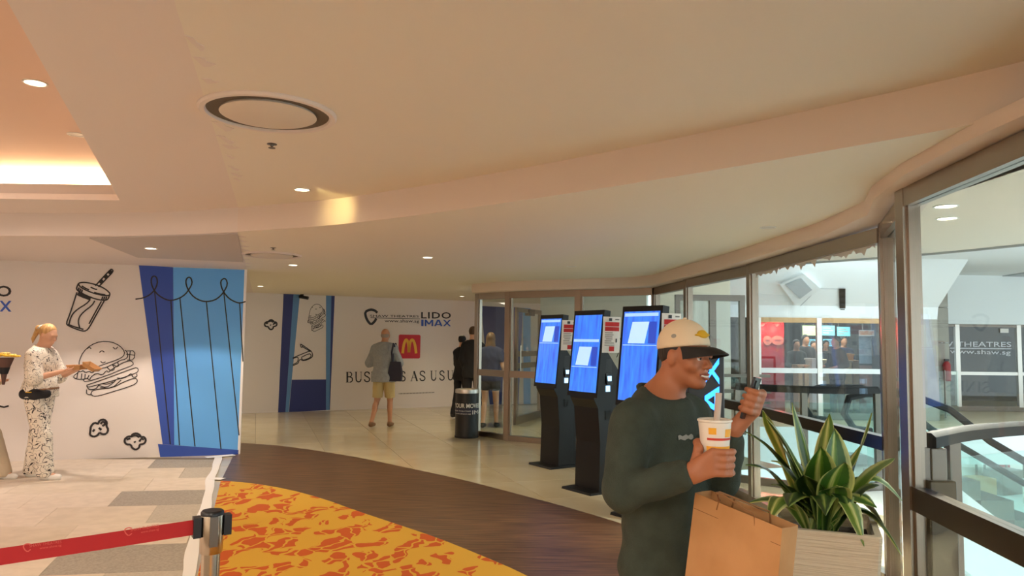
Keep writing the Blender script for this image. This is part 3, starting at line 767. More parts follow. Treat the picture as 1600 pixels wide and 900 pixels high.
# the serif line, drawn stroke by stroke: (points in letter space, thick or thin)
tk, tn_, sf = .12, .035, .03
SER = {
 'B': [([(.18, 0), (.18, 1)], tk), ([(0, 0), (.55, 0)], sf), ([(0, 1), (.5, 1)], sf), ([(.5, 1), (.75, .9), (.78, .75), (.7, .6), (.5, .53), (.2, .53)], .07), ([(.5, .53), (.8, .45), (.88, .27), (.8, .08), (.55, 0)], .08)],
 'U': [([(.16, 1), (.16, .3), (.25, .08), (.48, .0), (.72, .08), (.8, .3)], .09), ([(.8, .3), (.8, 1)], tn_), ([(0, 1), (.32, 1)], sf), ([(.65, 1), (.95, 1)], sf)],
 'S': [([(.82, .75), (.78, .92), (.5, 1), (.22, .93), (.14, .76), (.22, .62), (.5, .52), (.78, .4), (.88, .24), (.76, .06), (.48, 0), (.2, .07), (.12, .26)], .085)],
 'I': [([(.3, 0), (.3, 1)], tk), ([(.1, 0), (.5, 0)], sf), ([(.1, 1), (.5, 1)], sf)],
 'N': [([(.15, 0), (.15, 1)], tn_), ([(.12, 1), (.85, 0)], tk), ([(.85, 0), (.85, 1)], tn_), ([(0, 0), (.3, 0)], sf), ([(.7, 1), (1, 1)], sf)],
 'E': [([(.18, 0), (.18, 1)], tk), ([(0, 0), (.8, 0), (.84, .22)], sf), ([(0, 1), (.76, 1), (.8, .8)], sf), ([(.2, .53), (.6, .53)], sf)],
 'A': [([(.12, 0), (.48, 1)], tn_), ([(.46, 1), (.86, 0)], tk), ([(.24, .33), (.7, .33)], sf), ([(0, 0), (.26, 0)], sf), ([(.7, 0), (1, 0)], sf)],
 'L': [([(.18, 0), (.18, 1)], tk), ([(0, 0), (.78, 0), (.82, .25)], sf), ([(0, 1), (.4, 1)], sf)]}
mb = MB()
pos = list(zip('BUSINESS', (45, 104, 163, 214, 240, 300, 352, 405), (50, 52, 47, 20, 52, 44, 46, 42))) + list(zip('AS', (476, 534), (52, 46))) + list(zip('USUAL', (610, 668, 722, 780, 835), (45, 40, 45, 50, 40)))
for ch, x, w in pos:
    yb = 545 - (x - 45) * 15 / 715; hh = 68 - (x - 45) * 5 / 715
    for pts, wd in SER[ch]:
        FW.line(mb, [T(x + w * a, yb - hh * z) for a, z in pts], wd * .30, .005, 1 if len(pts) > 3 else 0)
mb.obj('serif_lettering', 'print_black', wf, world=True)
mb = MB()
for i in range(34):
    x = 398 + i * 7.1; FW.line(mb, [T(x, 622 - i * .27), T(x + 3 + 2.5 * ((i * 7) % 3) / 2, 622 - i * .27)], .022, .005)
mb.obj('small_print', 'print_grey', wf, world=True)
# blue and white panels of the same hoarding seen through the lobby glass
fpoly(FW, [(752, 478), (790, 480), (784, 632), (765, 632)], 'print_navy', wf, 'column_print')
fpoly(FW, [(803, 480), (817, 481), (810, 632), (803, 632)], 'print_dark_blue', wf, 'column_print')
fpoly(FW, [(817, 481), (829, 482), (829, 632), (818, 632)], 'print_light_blue', wf, 'column_print')
# narrow light slot and cable at the head of the far hoarding, with a small security camera
p = FW.w(FW.px(470, 463)[0], 2.40, .12); sc_ = empty('security_camera', p, 0, 'small dark security camera at the top of the blue printed column', 'camera')
MB().box(-.03, .03, -.03, .03, 0, .05).obj('bracket', 'black_plastic', sc_); MB().tube([(-.05, 0, 0), (.14, -.05, -.03)], .035, 12).obj('housing', 'black_plastic', sc_, True)
# ================================================================== GLAZED SCREEN ROUND THE ATRIUM
gpx = ((748, 459), (795, 456), (905, 453), (1025, 450), (1075, 437), (1175, 413), (1384, 350), (1417, 296), (1640, 188))
ZFS = [2.30, 2.30, 2.30, 2.30, 2.31, 2.32, 2.34, 2.38, 2.39, 2.39, 2.39]
G = [at_z(x, y, z)[:2] for (x, y), z in zip(gpx, ZFS)]
G.append(np.array((2.05, 0.4))); G.append(np.array((2.3, -4.1)))
TR = [(.97, 1.07), (.97, 1.07), None, None, (.86, .95), (.86, .95), None, (.70, .82), (.70, .82), None]
for i in range(len(G) - 1):
    ZF = ZFS[i]; a, b = G[i], G[i + 1]; d = (b - a) / np.linalg.norm(b - a); L = np.linalg.norm(b - a)
    w = empty('window_%d' % (i + 1), (a[0], a[1], 0)); struct(w)
    pw = .085 if i < 6 else .095
    MB().bar(a - d * pw / 2, a + d * pw / 2, .09, 0, ZF).obj('post', 'steel', w, world=True)
    ins = lambda t: a + d * t
    MB().bar(ins(pw / 2), ins(pw / 2 + .022), .05, .08, ZF - .10).obj('glazing_bead', 'steel', w, world=True)
    MB().bar(ins(L - pw / 2 - .022), ins(L - pw / 2), .05, .08, ZF - .10).obj('glazing_bead', 'steel', w, world=True)
    MB().bar(ins(pw / 2), ins(L - pw / 2), .08, ZF - .10, ZF).obj('header', 'steel', w, world=True)
    MB().bar(ins(pw / 2), ins(L - pw / 2), .08, 0.0, .08).obj('sill', 'steel', w, world=True)
    gm = 'glass_door' if i < 3 else 'glass'
    if TR[i]:
        z0, z1 = TR[i]
        MB().bar(ins(pw / 2), ins(L - pw / 2), .07, z0, z1).obj('transom', 'bronze_rail' if i > 3 else 'steel', w, world=True)
        MB().bar(ins(pw / 2 + .01), ins(L - pw / 2 - .01), .012, z1, ZF - .10).obj('pane', gm, w, world=True)
        MB().bar(ins(pw / 2 + .01), ins(L - pw / 2 - .01), .012, .08, z0).obj('pane', gm, w, world=True)
    else:
        MB().bar(ins(pw / 2 + .01), ins(L - pw / 2 - .01), .012, .08, ZF - .10).obj('pane', gm, w, world=True)
# torn strip of film left along the top of the widest pane
a, b = G[5], G[6]; fz = Face(tuple(a), tuple(b)); mb = MB(); N_ = 60; zt_ = ZFS[5] - .10; top_ = []; low_ = []
for i in range(N_ + 1):
    u_ = .12 + (fz.L - .24) * i / N_; low_.append((u_, zt_ + .01 - random.uniform(.012, .05) - (.03 if i % 7 == 0 else 0))); top_.append((u_, zt_ + .012))
mb.add([fz.w(x, z, .009) for x, z in top_] + [fz.w(x, z, .009) for x, z in low_], [(i, i + 1, N_ + 2 + i, N_ + 1 + i) for i in range(N_)])
mb.obj('film_residue', 'film_residue', bpy.data.objects['window_6'], world=True)
# rounded plaster kerb between the low ceiling and the frames
gl = smooth_path([(*g, z) for g, z in zip(G, ZFS)], 1)
rings = []
for i, g in enumerate(gl):
    a, b = np.array(gl[max(i - 1, 0)][:2]), np.array(gl[min(i + 1, len(gl) - 1)][:2]); d = (b - a) / np.linalg.norm(b - a); q = np.array((d[1], -d[0])); z = g[2]
    rings.append([(*(np.array(g[:2]) + q * o), zz) for o, zz in ((.05, z), (.10, z), (.135, z + .012), (.15, z + .045), (.15, ZL + .01), (-.16, ZL + .01), (-.16, z))])
struct(MB().loft(rings).obj('trim_6', 'fascia_paint', smooth=True))

# ---- lobby behind the first panes: inner door, side wall, sign strip
lob = empty('door_1', (*at_z(800, 664, 0)[:2], 0)); struct(lob)
da, db = at_z(804, 664, 0)[:2], at_z(843, 652, 0)[:2]; dd = (db - da) / np.linalg.norm(db - da); DL = np.linalg.norm(db - da)
MB().bar(da, da + dd * .09, .05, 0, 2.15).obj('stile', 'steel', lob, world=True)
MB().bar(db - dd * .09, db, .05, 0, 2.15).obj('stile', 'steel', lob, world=True)
for z0, z1 in ((0, .14), (1.02, 1.12), (1.24, 1.34), (2.07, 2.15)): MB().bar(da + dd * .09, db - dd * .09, .05, z0, z1).obj('rail', 'steel', lob, world=True)
MB().bar(da + dd * .09, db - dd * .09, .012, .14, 2.07).obj('pane', 'glass', lob, world=True)
hp = da + dd * .12 - np.array((-dd[1], dd[0])) * .06
MB().tube([(*hp, .95), (*hp, 1.45)], .012).obj('pull_handle', 'steel_brushed', lob, True, world=True)
cp_ = da + dd * DL * .55; MB().bar(cp_ - dd * .17, cp_ + dd * .17, .09, 2.02, 2.14).obj('door_closer', 'steel_dark', lob, world=True)
la = np.array(db) + dd * .05; ls = at_z(1000, 668, 0)[:2]
struct(MB().bar(la, ls + np.array((.2, .35)), .08, 0, ZL).obj('wall_lobby', 'atrium_white'))
pier = at_z(858, 648, 0)[:2]
struct(MB().bar(pier, pier + dd * .14, .2, 0, ZL).obj('trim_7', 'atrium_grey'))

# ================================================================== THE ATRIUM BEYOND THE GLASS
# corridor slab, soffit and ceiling
bal_near = smooth_path([(2.16, 3.86), (2.6, 4.25), (3.3, 4.6), (4.6, 5.0), (6.6, 5.2), (9, 5.1)], 2)
bal_far = smooth_path([(2.55, 8.35), (2.95, 8.0), (3.45, 7.85), (3.95, 8.0)], 2)
struct(MB().prism([tuple(g) for g in G[3:8]] + [(2.05, 2.6), (2.1, -4.1), (9, -4.1), (9, 5.1)] + bal_near[::-1] + [(2.9, 5.0), (3.6, 6.3), (4.05, 8.1)] + [(3.4, 8.0), (2.6, 8.5), (2.5, 10.5)], -.35, -.006).obj('floor_corridor', 'slab_white'))
sof = smooth_path([(2.0, 9.4), (2.8, 8.6), (3.5, 7.9), (4.08, 7.25), (4.5, 6.5), (4.9, 5.5), (5.2, 4), (5.3, 0), (5.3, -4.2)], 2)
struct(MB().prism(sof + [(2.3, -4.2)] + [tuple(g) for g in G[:2:-1]], ZL, ZL + .05).obj('ceiling', 'atrium_tan'))
struct(MB().sweep(sof, [(0, ZL - .02), (0, ZL + .30), (.03, ZL + .30), (.03, ZL - .02)]).obj('trim_8', 'atrium_grey', smooth=True))
ZA = 3.2
struct(MB().prism([(1.5, 9.0), (5.0, 4.0), (24, 4.0), (24, 24), (1.5, 24)], ZA, ZA + .1).obj('ceiling', 'atrium_white'))
for px, py in ((1478, 322), (1480, 341)):
    dq = downlight(px, py, ZL, True, 'ring downlight in the tan soffit beyond the glass, %s of two' % ('upper' if py < 330 else 'lower'), .075)
    spot('downlight_beam', (dq[0], dq[1], ZL - .02), 360, (1, .91, .78), 130, .6)
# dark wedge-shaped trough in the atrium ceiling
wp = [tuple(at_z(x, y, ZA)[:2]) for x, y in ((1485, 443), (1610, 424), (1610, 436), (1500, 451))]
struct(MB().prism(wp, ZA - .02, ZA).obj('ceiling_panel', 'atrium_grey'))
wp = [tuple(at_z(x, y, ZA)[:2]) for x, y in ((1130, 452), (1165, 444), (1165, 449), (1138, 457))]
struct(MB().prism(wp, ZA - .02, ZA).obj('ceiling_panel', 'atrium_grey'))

# shop fronts across the void
YS = 15.2
SX = lambda px: float(at_y(px, 540, YS)[0])
SZ = lambda px, py: float(at_y(px, py, YS)[2])
xa, xb = SX(1150), SX(1420)
struct(MB().prism([(2.5, 13.3), (24, 13.3), (24, 24), (2.5, 24)], -.5, -.004).obj('floor_far', 'shop_floor'))
struct(MB().box(2.5, 24, 13.2, 13.3, -.55, .06).obj('trim_9', 'atrium_white'))
HZ = SZ(1280, 497)
struct(MB().loft([[(xa - 1.4, YS, HZ), (xb + .60, YS, HZ), (xb + .60, YS + .1, HZ), (xa - 1.4, YS + .1, HZ)], [(xa - 1.4, YS - .05, HZ + .25), (xb + .60, YS - .05, HZ + .25), (xb + .60, YS + .1, HZ + .25), (xa - 1.4, YS + .1, HZ + .25)], [(xa - 1.4, YS - 1.1, ZA), (xb + .60, YS - 1.1, ZA), (xb + .60, YS + .1, ZA), (xa - 1.4, YS + .1, ZA)]]).obj('wall_bulkhead', 'atrium_white'))
# sloped lozenge light box and black slot on the bulkhead
def on_bulk(px, py, off=.012):
    # sloping face from (YS-.05, HZ+.25) to (YS-1.1, ZA)
    n = np.array((0, -(ZA - HZ - .25), -1.05)); n /= np.linalg.norm(n); p0 = np.array((0, YS - .05, HZ + .25))
    return on_plane(px, py, p0 + n * off, n)
def slab_on(name, pts, m, t, par=None):
    f = [on_bulk(x, y, t) for x, y in pts]; b_ = [on_bulk(x, y, -.01) for x, y in pts]
    return MB().loft([b_, f]).obj(name, m, par, world=True)
q = on_bulk(1248, 448); lz = empty('light_box', q, 0, 'grey lozenge light box with white frame on the atrium bulkhead', 'light box')
slab_on('frame', [(1218, 444), (1256, 428), (1283, 452), (1243, 477)], 'slab_white', .10, lz); slab_on('panel', [(1227, 445), (1252, 435), (1269, 453), (1250, 467)], 'atrium_grey', .12, lz)
q = on_bulk(1316, 470); slab = empty('air_slot', q, 0, 'tall narrow black air slot on the atrium bulkhead', 'air slot')
slab_on('slot_frame', [(1311, 451), (1321, 451), (1321, 491), (1312, 490)], 'black_plastic', .03, slab)
for k in range(4):
    y = 456 + k * 9; slab_on('louvre', [(1313, y), (1320, y), (1320, y + 4), (1313, y + 4)], 'shop_dark', .05, slab)
struct(slab_on('trim_12', [(1250, 478), (1278, 450.5), (1310, 451), (1310, 451.8), (1278.5, 451.3), (1251, 478.6)], 'atrium_grey', .004))
# shop: back wall, side walls, red wall
struct(MB().box(xa - 1.4, xb + .60, YS + 5.0, YS + 5.1, 0, HZ + .3).obj('wall_shop_back', 'shop_dark'))
struct(MB().box(xb + .50, xb + .60, YS + .1, YS + 5, 0, HZ + .3).obj('wall_shop_side', 'shop_dark'))
struct(MB().box(SX(1378) + .05, xb + .60, YS, YS + .1, 0, HZ).obj('wall_shop_front', 'concrete'))
struct(MB().prism([(xa - 1.4, YS + .05), (xb + .60, YS + .05), (xb + .60, YS + 5.1), (xa - 1.4, YS + 5.1)], HZ + .02, HZ + .08).obj('ceiling', 'shop_dark'))
rx0, rx1 = SX(1182), SX(1235)
rw = struct(MB().box(rx0, rx1, YS + .35, YS + .45, 0, HZ).obj('wall_red', 'shop_red'))
for px, wdt in ((1199, .09), (1215, .13)):
    c_ = at_y(px, 532, YS + .33); o = empty('round_sign', c_, 0, 'small round cream sign on the red wall' if px == 1199 else 'wider oval cream sign on the red wall', 'sign')
    rg = [(wdt * math.cos(a), 0, .10 * math.sin(a)) for a in [k * math.pi / 12 for k in range(24)]]
    MB().loft([[(x, .02, z) for x, y, z in rg], [(x, -.01, z) for x, y, z in rg]]).obj('plate', 'sign_cream', o)
    MB().box(-wdt * .5, wdt * .5, -.014, -.010, -.02, .02).obj('print_mark', 'print_grey', o)
for i, px in enumerate((1191, 1214)):
    c_ = at_y(px, 502, YS + .22); o = empty('red_lamp', c_, 0, 'glowing red lamp at the top of the red wall, %s one' % ('left' if i == 0 else 'right'), 'lamp')
    MB().lathe([(.03, .09), (.06, .06), (.09, -.04), (.085, -.05)], n=16).obj('lamp_shade', 'shop_red', o, True); MB().sphere((0, 0, -.055), .05).obj('bulb', 'red_lamp', o, True)
    l = bpy.data.lights.new('red_lamp_light', 'POINT'); l.energy = 16; l.color = (1, .12, .08); l.shadow_soft_size = .05; lo_ = bpy.data.objects.new('red_lamp_light', l); C.objects.link(lo_); lo_.location = c_ + np.array((0, -.02, -.16))
area('shop_light', ((rx1 + xb) / 2 + .2, YS + 2.4, HZ - .05), 2.2, 60, (1, .93, .82))
# shop window frames
sw = empty('window_20', (xa, YS, 0)); struct(sw)
for px in (1184, 1279, 1378): x = SX(px); MB().box(x - .05, x + .05, YS - .06, YS + .02, 0, HZ).obj('mullion', 'steel_brushed', sw, world=True)
x0, x1 = SX(1184) + .05, SX(1378) - .05
MB().box(x0, x1, YS - .05, YS + .01, .94, 1.04).obj('transom', 'slab_white', sw, world=True); MB().box(x0, x1, YS - .05, YS + .01, HZ - .1, HZ).obj('header', 'wood_pale', sw, world=True); MB().box(x0, x1, YS - .05, YS + .01, 0, .14).obj('sill', 'steel_dark', sw, world=True)
xm = SX(1279)
for u0, u1 in ((x0, xm - .05), (xm + .05, x1)):
    MB().box(u0, u1, YS - .025, YS - .015, 1.04, HZ - .1).obj('pane', 'glass_shop', sw, world=True); MB().box(u0, u1, YS - .025, YS - .015, .14, .94).obj('pane', 'glass_shop', sw, world=True)
# shop interior
def menu(px0, px1, py0, py1, y, m, label):
    a, b = at_y(px0, py1, y), at_y(px1, py0, y); o = empty('menu_screen', ((a[0] + b[0]) / 2, y, a[2]), 0, label, 'screen', 'menu screens in the shop')
    w, h = (b[0] - a[0]) / 2, b[2] - a[2]
    MB().box(-w - .02, w + .02, 0, .06, -.02, h + .02).obj('casing', 'black_plastic', o); MB().box(-w, w, -.006, 0, 0, h).obj('display', m, o)
    for sx_ in (-.7, .7): MB().box(w * sx_ - .01, w * sx_ + .01, .02, .04, h + .02, HZ + .03 - a[2]).obj('hanger', 'steel_dark', o)
    for k in range(3): MB().box(-w * .8, w * (.1 + .3 * ((k * 2) % 3)), -.009, -.006, h * (.2 + .25 * k), h * (.3 + .25 * k)).obj('menu_line', 'paper_white', o)
menu(1254, 1275, 509, 524, YS + 3.2, 'menu_screen_green', 'green lit menu screen beside the red wall')
menu(1284, 1304, 509, 524, YS + 3.2, 'menu_screen_cyan', 'pale blue menu screen right of the shop mullion')
menu(1308, 1328, 511, 525, YS + 3.2, 'menu_screen_cyan', 'pale blue menu screen farthest right in the shop')
menu(1256, 1274, 530, 541, YS + 4.4, 'menu_screen_cyan', 'lower pale blue screen left of the shop mullion')
menu(1286, 1318, 530, 541, YS + 4.4, 'menu_screen_cyan', 'long lower pale blue screen at the back of the shop')
def block(name, px0, px1, py_top, y, dep, m, label, cat, topm=None):
    a, b = at_y(px0, py_top, y), at_y(px1, py_top, y); o = empty(name, ((a[0] + b[0]) / 2, y, 0), 0, label, cat); w = (b[0] - a[0]) / 2
    MB().bevel_box(-w, w, 0, dep, .0, a[2] - .04, .01).obj('body', m, o); MB().bevel_box(-w - .02, w + .02, -.02, dep + .02, a[2] - .04, a[2], .008).obj('top', topm or m, o)
    MB().box(-w * .96, w * .96, -.006, 0, .02, .10).obj('plinth', 'steel_dark', o)
    return o
block('shop_counter', 1281, 1304, 562, YS + 1.3, .7, 'shop_counter', 'cream counter just right of the shop mullion', 'counter')
block('shop_counter', 1314, 1331, 563, YS + 1.2, .7, 'shop_counter', 'cream counter under the yellow box', 'counter')
block('shop_cabinet', 1333, 1344, 563, YS + 1.25, .6, 'wood_pale', 'wooden cabinet at the right end of the cream counter', 'cabinet')
block('shop_pedestal', 1268, 1276, 560, YS + 1.0, .35, 'paper_white', 'narrow white pedestal left of the shop mullion', 'pedestal')
block('wooden_crate', 1247, 1254, 570, YS + .7, .3, 'wood_pale', 'low wooden crate by the red wall, left one', 'crate')
block('wooden_crate', 1257, 1264, 570, YS + .7, .3, 'wood_pale', 'low wooden crate by the red wall, right one', 'crate')
a, b = at_y(1312.5, 563.5, YS + 1.5), at_y(1328, 556, YS + 1.5); o = empty('yellow_box', ((a[0] + b[0]) / 2, YS + 1.3, a[2]), 0, 'yellow tapered box standing on the cream shop counter', 'box'); w = (b[0] - a[0]) / 2
MB().loft([[(-w * .8, 0, 0), (w * .8, 0, 0), (w * .8, .25, 0), (-w * .8, .25, 0)], [(-w, 0, .13), (w, 0, .13), (w, .25, .13), (-w, .25, .13)]]).obj('body', 'shop_yellow', o); MB().box(-w * 1.05, w * 1.05, -.01, .26, .13, .16).obj('lid', 'shop_yellow', o)
# poster banner on the glass at the right of the shop
a, b = at_y(1343, 593, YS + .3), at_y(1361, 516, YS + .3); o = empty('banner_stand', ((a[0] + b[0]) / 2, YS + .3, 0), 0, 'tall printed banner at the right side of the shop window', 'banner'); w = (b[0] - a[0]) / 2; h = b[2]
mat('banner_blue', (112, 130, 146), .6, noise=((150, 160, 170), 8)); mat('banner_brown', (150, 104, 88), .6, noise=((110, 84, 80), 9)); mat('banner_orange', (222, 130, 80), .6, noise=((236, 200, 170), 14))
MB().box(-w, w, 0, .02, .05, h).obj('panel', 'black_plastic', o); MB().box(-w, w, -.006, 0, h * .62, h).obj('print_upper', 'banner_blue', o); MB().box(-w, w, -.006, 0, .06, h * .6).obj('print_lower', 'banner_brown', o); MB().box(-w, w, -.05, .1, 0, .05).obj('base', 'steel_dark', o)
a, b = at_y(1343, 525, YS + .2), at_y(1366, 516, YS + .2); o = empty('shop_sign', ((a[0] + b[0]) / 2, YS + .2, a[2]), 0, 'small orange sign above the tall shop banner', 'sign'); w = (b[0] - a[0]) / 2
MB().box(-w, w, 0, .03, 0, b[2] - a[2]).obj('board', 'paper_white', o); MB().box(-w * .95, w * .95, -.004, 0, .02, b[2] - a[2] - .02).obj('print_panel', 'banner_orange', o); MB().box(-w * .6, -w * .6 + .02, .005, .025, b[2] - a[2], HZ + .03 - a[2]).obj('hanger', 'steel_dark', o); MB().box(w * .6, w * .6 + .02, .005, .025, b[2] - a[2], HZ + .03 - a[2]).obj('hanger', 'steel_dark', o)

# right-hand shop front with dark glass and pale lettering
YR = 17.6; RX = lambda px: float(at_y(px, 560, YR)[0]); RZ = lambda py, px=1540: float(at_y(px, py, YR)[2])
x0, x1 = RX(1440), RX(1900); zt = RZ(506)
mat('dark_shop_wall', (96, 90, 84), .6); mat('pale_letter', (206, 208, 214), .4)
struct(MB().box(x0 - .5, x1, YR + 3.2, YR + 3.3, 0, zt).obj('wall_shop_right', 'dark_shop_wall'))
struct(MB().prism([(x0 - .5, YR - .1), (x1, YR - .1), (x1, YR + 3.3), (x0 - .5, YR + 3.3)], zt, zt + .1).obj('ceiling', 'atrium_grey'))
struct(MB().box(x0 - .5, x1, YR - .3, YR - .1, zt - .02, ZA).obj('wall_bulkhead', 'atrium_white'))
rwn = empty('window_21', (x0, YR, 0)); struct(rwn)
ms = [RX(p) for p in (1495, 1591, 1690)]
for x in ms: MB().box(x - .05, x + .05, YR - .06, YR + .02, .1, zt).obj('mullion', 'steel_brushed', rwn, world=True)
MB().box(x0, x1, YR - .05, YR + .01, RZ(586) , RZ(581)).obj('transom', 'steel_brushed', rwn, world=True); MB().box(x0, x1, YR - .05, YR + .01, 0, .12).obj('sill', 'steel_dark', rwn, world=True); MB().box(x0, x1, YR - .05, YR + .01, zt - .08, zt).obj('header', 'steel_dark', rwn, world=True)
zt0, zt1 = RZ(586), RZ(581)
us = [x0 + .01] + ms
for k in range(3):
    for a, b in ((.12, zt0), (zt1, zt - .08)): MB().box(us[k] + .05, us[k + 1] - .05, YR - .022, YR - .012, a, b).obj('pane', 'glass_shop', rwn, world=True)
FR = Face((x0, YR - .03), (x1, YR - .03))
mb = MB(); face_text(FR, mb, 'SHAW THEATRES', FR.px(1436, 541), FR.px(1580, 542), FR.px(1436, 533), .01); mb.obj('lettering', 'pale_letter', rwn, world=True)
mb = MB(); face_text(FR, mb, 'www.shaw.sg', FR.px(1484, 552), FR.px(1579, 554), FR.px(1484, 545), .01); mb.obj('lettering', 'pale_letter', rwn, world=True)
flines(FR, [[(1484, 544), (1580, 545)]], .02, 'pale_letter', rwn, 'rule_line', smooth=0)
a = at_y(1563, 520, YR - .05); MB().box(a[0], a[0] + .2, YR - .05, YR - .04, a[2], a[2] + .1).obj('window_sticker', 'paper_white', rwn, world=True)
cx = (at_y(1452, 640, 16.6)[0] + at_y(1486, 640, 16.6)[0]) / 2
col = struct(empty('trim_10', (cx, 16.6, 0)))
for k in range(4): MB().bevel_box(-.25, .25, 0, .5, k * .8 + .005, k * .8 + .795, .012).obj('panel', 'concrete', col)
ex = at_y(1482, 575, 16.3); o = empty('fire_extinguisher', (cx + .12, 16.505, .75), 0, 'red fire extinguisher beside the concrete column', 'extinguisher')
MB().lathe([(.07, 0), (.08, .02), (.08, .36), (.05, .42), (.025, .44)], n=16).obj('cylinder', 'shop_red', o, True); MB().box(-.05, .05, -.02, .02, .44, .49).obj('valve', 'black_plastic', o)
gb = empty('glass_barrier', (at_y(1465, 640, 15.8)[0], 15.8, 0), 0, 'low pale glass barrier before the concrete column', 'barrier')
for k in range(3): MB().box(-.42 + k * .30, -.14 + k * .30, 0, .012, .05, 1.0).obj('pane', 'glass_green', gb); MB().box(-.435 + k * .30, -.42 + k * .30, -.01, .02, 0, 1.02).obj('post', 'steel_dark', gb)

# glazed lobby box seen between the kiosks and the tall post
lb = struct(empty('window_22', (2.9, 12.6, 0))); LX = lambda px: float(at_y(px, 500, 12.6)[0]); LZ = lambda py: float(at_y(1100, py, 12.6)[2])
mat('lobby_cream', (226, 218, 196), .6)
zt = LZ(470)
for p0, p1 in ((1055, 1062), (1108, 1118), (1155, 1163)): MB().box(LX(p0), LX(p1), 12.55, 12.65, 0, zt).obj('post', 'steel_dark', lb, world=True)
MB().box(LX(1055), LX(1163), 12.54, 12.66, zt, zt + .1).obj('header', 'steel_dark', lb, world=True)
MB().box(LX(1062), LX(1108), 12.59, 12.61, 0, zt).obj('pane', 'glass_shop', lb, world=True); MB().box(LX(1118), LX(1155), 12.59, 12.61, 0, zt).obj('pane', 'glass_shop', lb, world=True)
struct(MB().box(LX(1062), LX(1190), 14.4, 14.5, 0, ZA).obj('wall_lobby', 'lobby_cream'))
for z in (.8, .95): pass
hr = struct(empty('trim_11', (LX(1140), 12.2, 0)))
for z, h in ((.98, .05), (.72, .06), (.55, .03)): MB().box(LX(1112), LX(1190), 12.2, 12.25, z, z + h).obj('rail', 'steel_dark', hr, world=True)

# balustrades
def balustrade(path, label, name='glass_balustrade', n=3, zb=.0, h=1.02):
    p0 = path[0]; o = empty(name, (p0[0], p0[1], zb), 0, label, 'balustrade')
    MB().sweep(path, [(-.045, zb + h), (-.045, zb + h + .055), (-.02, zb + h + .075), (.02, zb + h + .075), (.045, zb + h + .055), (.045, zb + h)]).obj('handrail', 'handrail_dark', o, True, world=True)
    MB().sweep(path, [(-.03, zb - .02), (-.03, zb + .08), (.03, zb + .08), (.03, zb - .02)]).obj('base_channel', 'steel_dark', o, world=True)
    k = len(path) - 1
    for i in range(n):
        i0, i1 = i * k // n, (i + 1) * k // n
        MB().sweep(path[i0:i1 + 1], [(-.007, zb + .08), (-.007, zb + h - .10), (.007, zb + h - .10), (.007, zb + .08)]).obj('glass_panel', 'glass_green', o, world=True)
    for i in range(n + 1):
        p = np.array(path[i * k // n]); MB().box(p[0] - .03, p[0] + .03, p[1] - .03, p[1] + .03, zb - .02, zb + h).obj('post', 'steel_dark', o, world=True)
    return o
balustrade(bal_near, 'curved glass balustrade with dark handrail just beyond the right-hand window', n=5)
balustrade(bal_far, 'short glass balustrade with dark post behind the potted plant', n=2)
pb = bal_near[0]; o = empty('balustrade_pier', (pb[0] + .02, pb[1] - .02, 0), 0, 'wide dark metal pier at the near end of the balustrade', 'pier')
MB().bevel_box(-.05, .09, -.05, .09, 0, .86, .006).obj('body', 'bronze_rail', o); MB().bevel_box(-.02, .06, -.02, .06, .86, 1.02, .004).obj('neck', 'steel_dark', o)

# escalator going down to the right
esc = empty('escalator', (4.1, 8.6, 0), 0, 'white sided escalator with glass sides descending to the right', 'escalator')
def esc_path(y, z, n=14, x0=4.1, flat=.5, run=6.4):
    pts = []
    for i in range(n + 1):
        u = i / n; x = flat + run * u; pts.append((x0 + x, y, z - max(0, (x - flat)) * math.tan(math.radians(30)) * min(1, u * 9)))
    return [(x0, y, z)] + pts
for y in (8.55, 9.75):
    p = esc_path(y, .98); MB().tube(p, .042, 8).obj('handrail', 'handrail_dark', esc, True, world=True)
    p = esc_path(y, 0); mb = MB(); mb.loft([[(q[0], q[1] - .006, q[2] + .12), (q[0], q[1] + .006, q[2] + .12), (q[0], q[1] + .006, q[2] + .94), (q[0], q[1] - .006, q[2] + .94)] for q in p]); mb.obj('glass_side', 'glass_green', esc, world=True)
    mb = MB(); mb.loft([[(q[0], q[1] - .12, q[2] - .75), (q[0], q[1] + .12, q[2] - .75), (q[0], q[1] + .12, q[2] + .12), (q[0], q[1] - .12, q[2] + .12)] for q in p]); mb.obj('skirt', 'atrium_white', esc, world=True)
    MB().tube([(4.1, y, .98), (3.9, y, .93), (3.84, y, .75), (3.95, y, .58), (4.15, y, .55)], .042, 8).obj('newel_loop', 'handrail_dark', esc, True, world=True)
for i in range(16):
    x = 4.7 + i * .38; z = -.02 - max(0, i - 1) * .22
    MB().box(x, x + .38, 8.67, 9.63, z - .22, z).obj('step', 'steel_dark', esc, world=True)
MB().box(3.7, 4.7, 8.67, 9.63, -.2, -.001).obj('landing_plate', 'steel_brushed', esc, world=True)

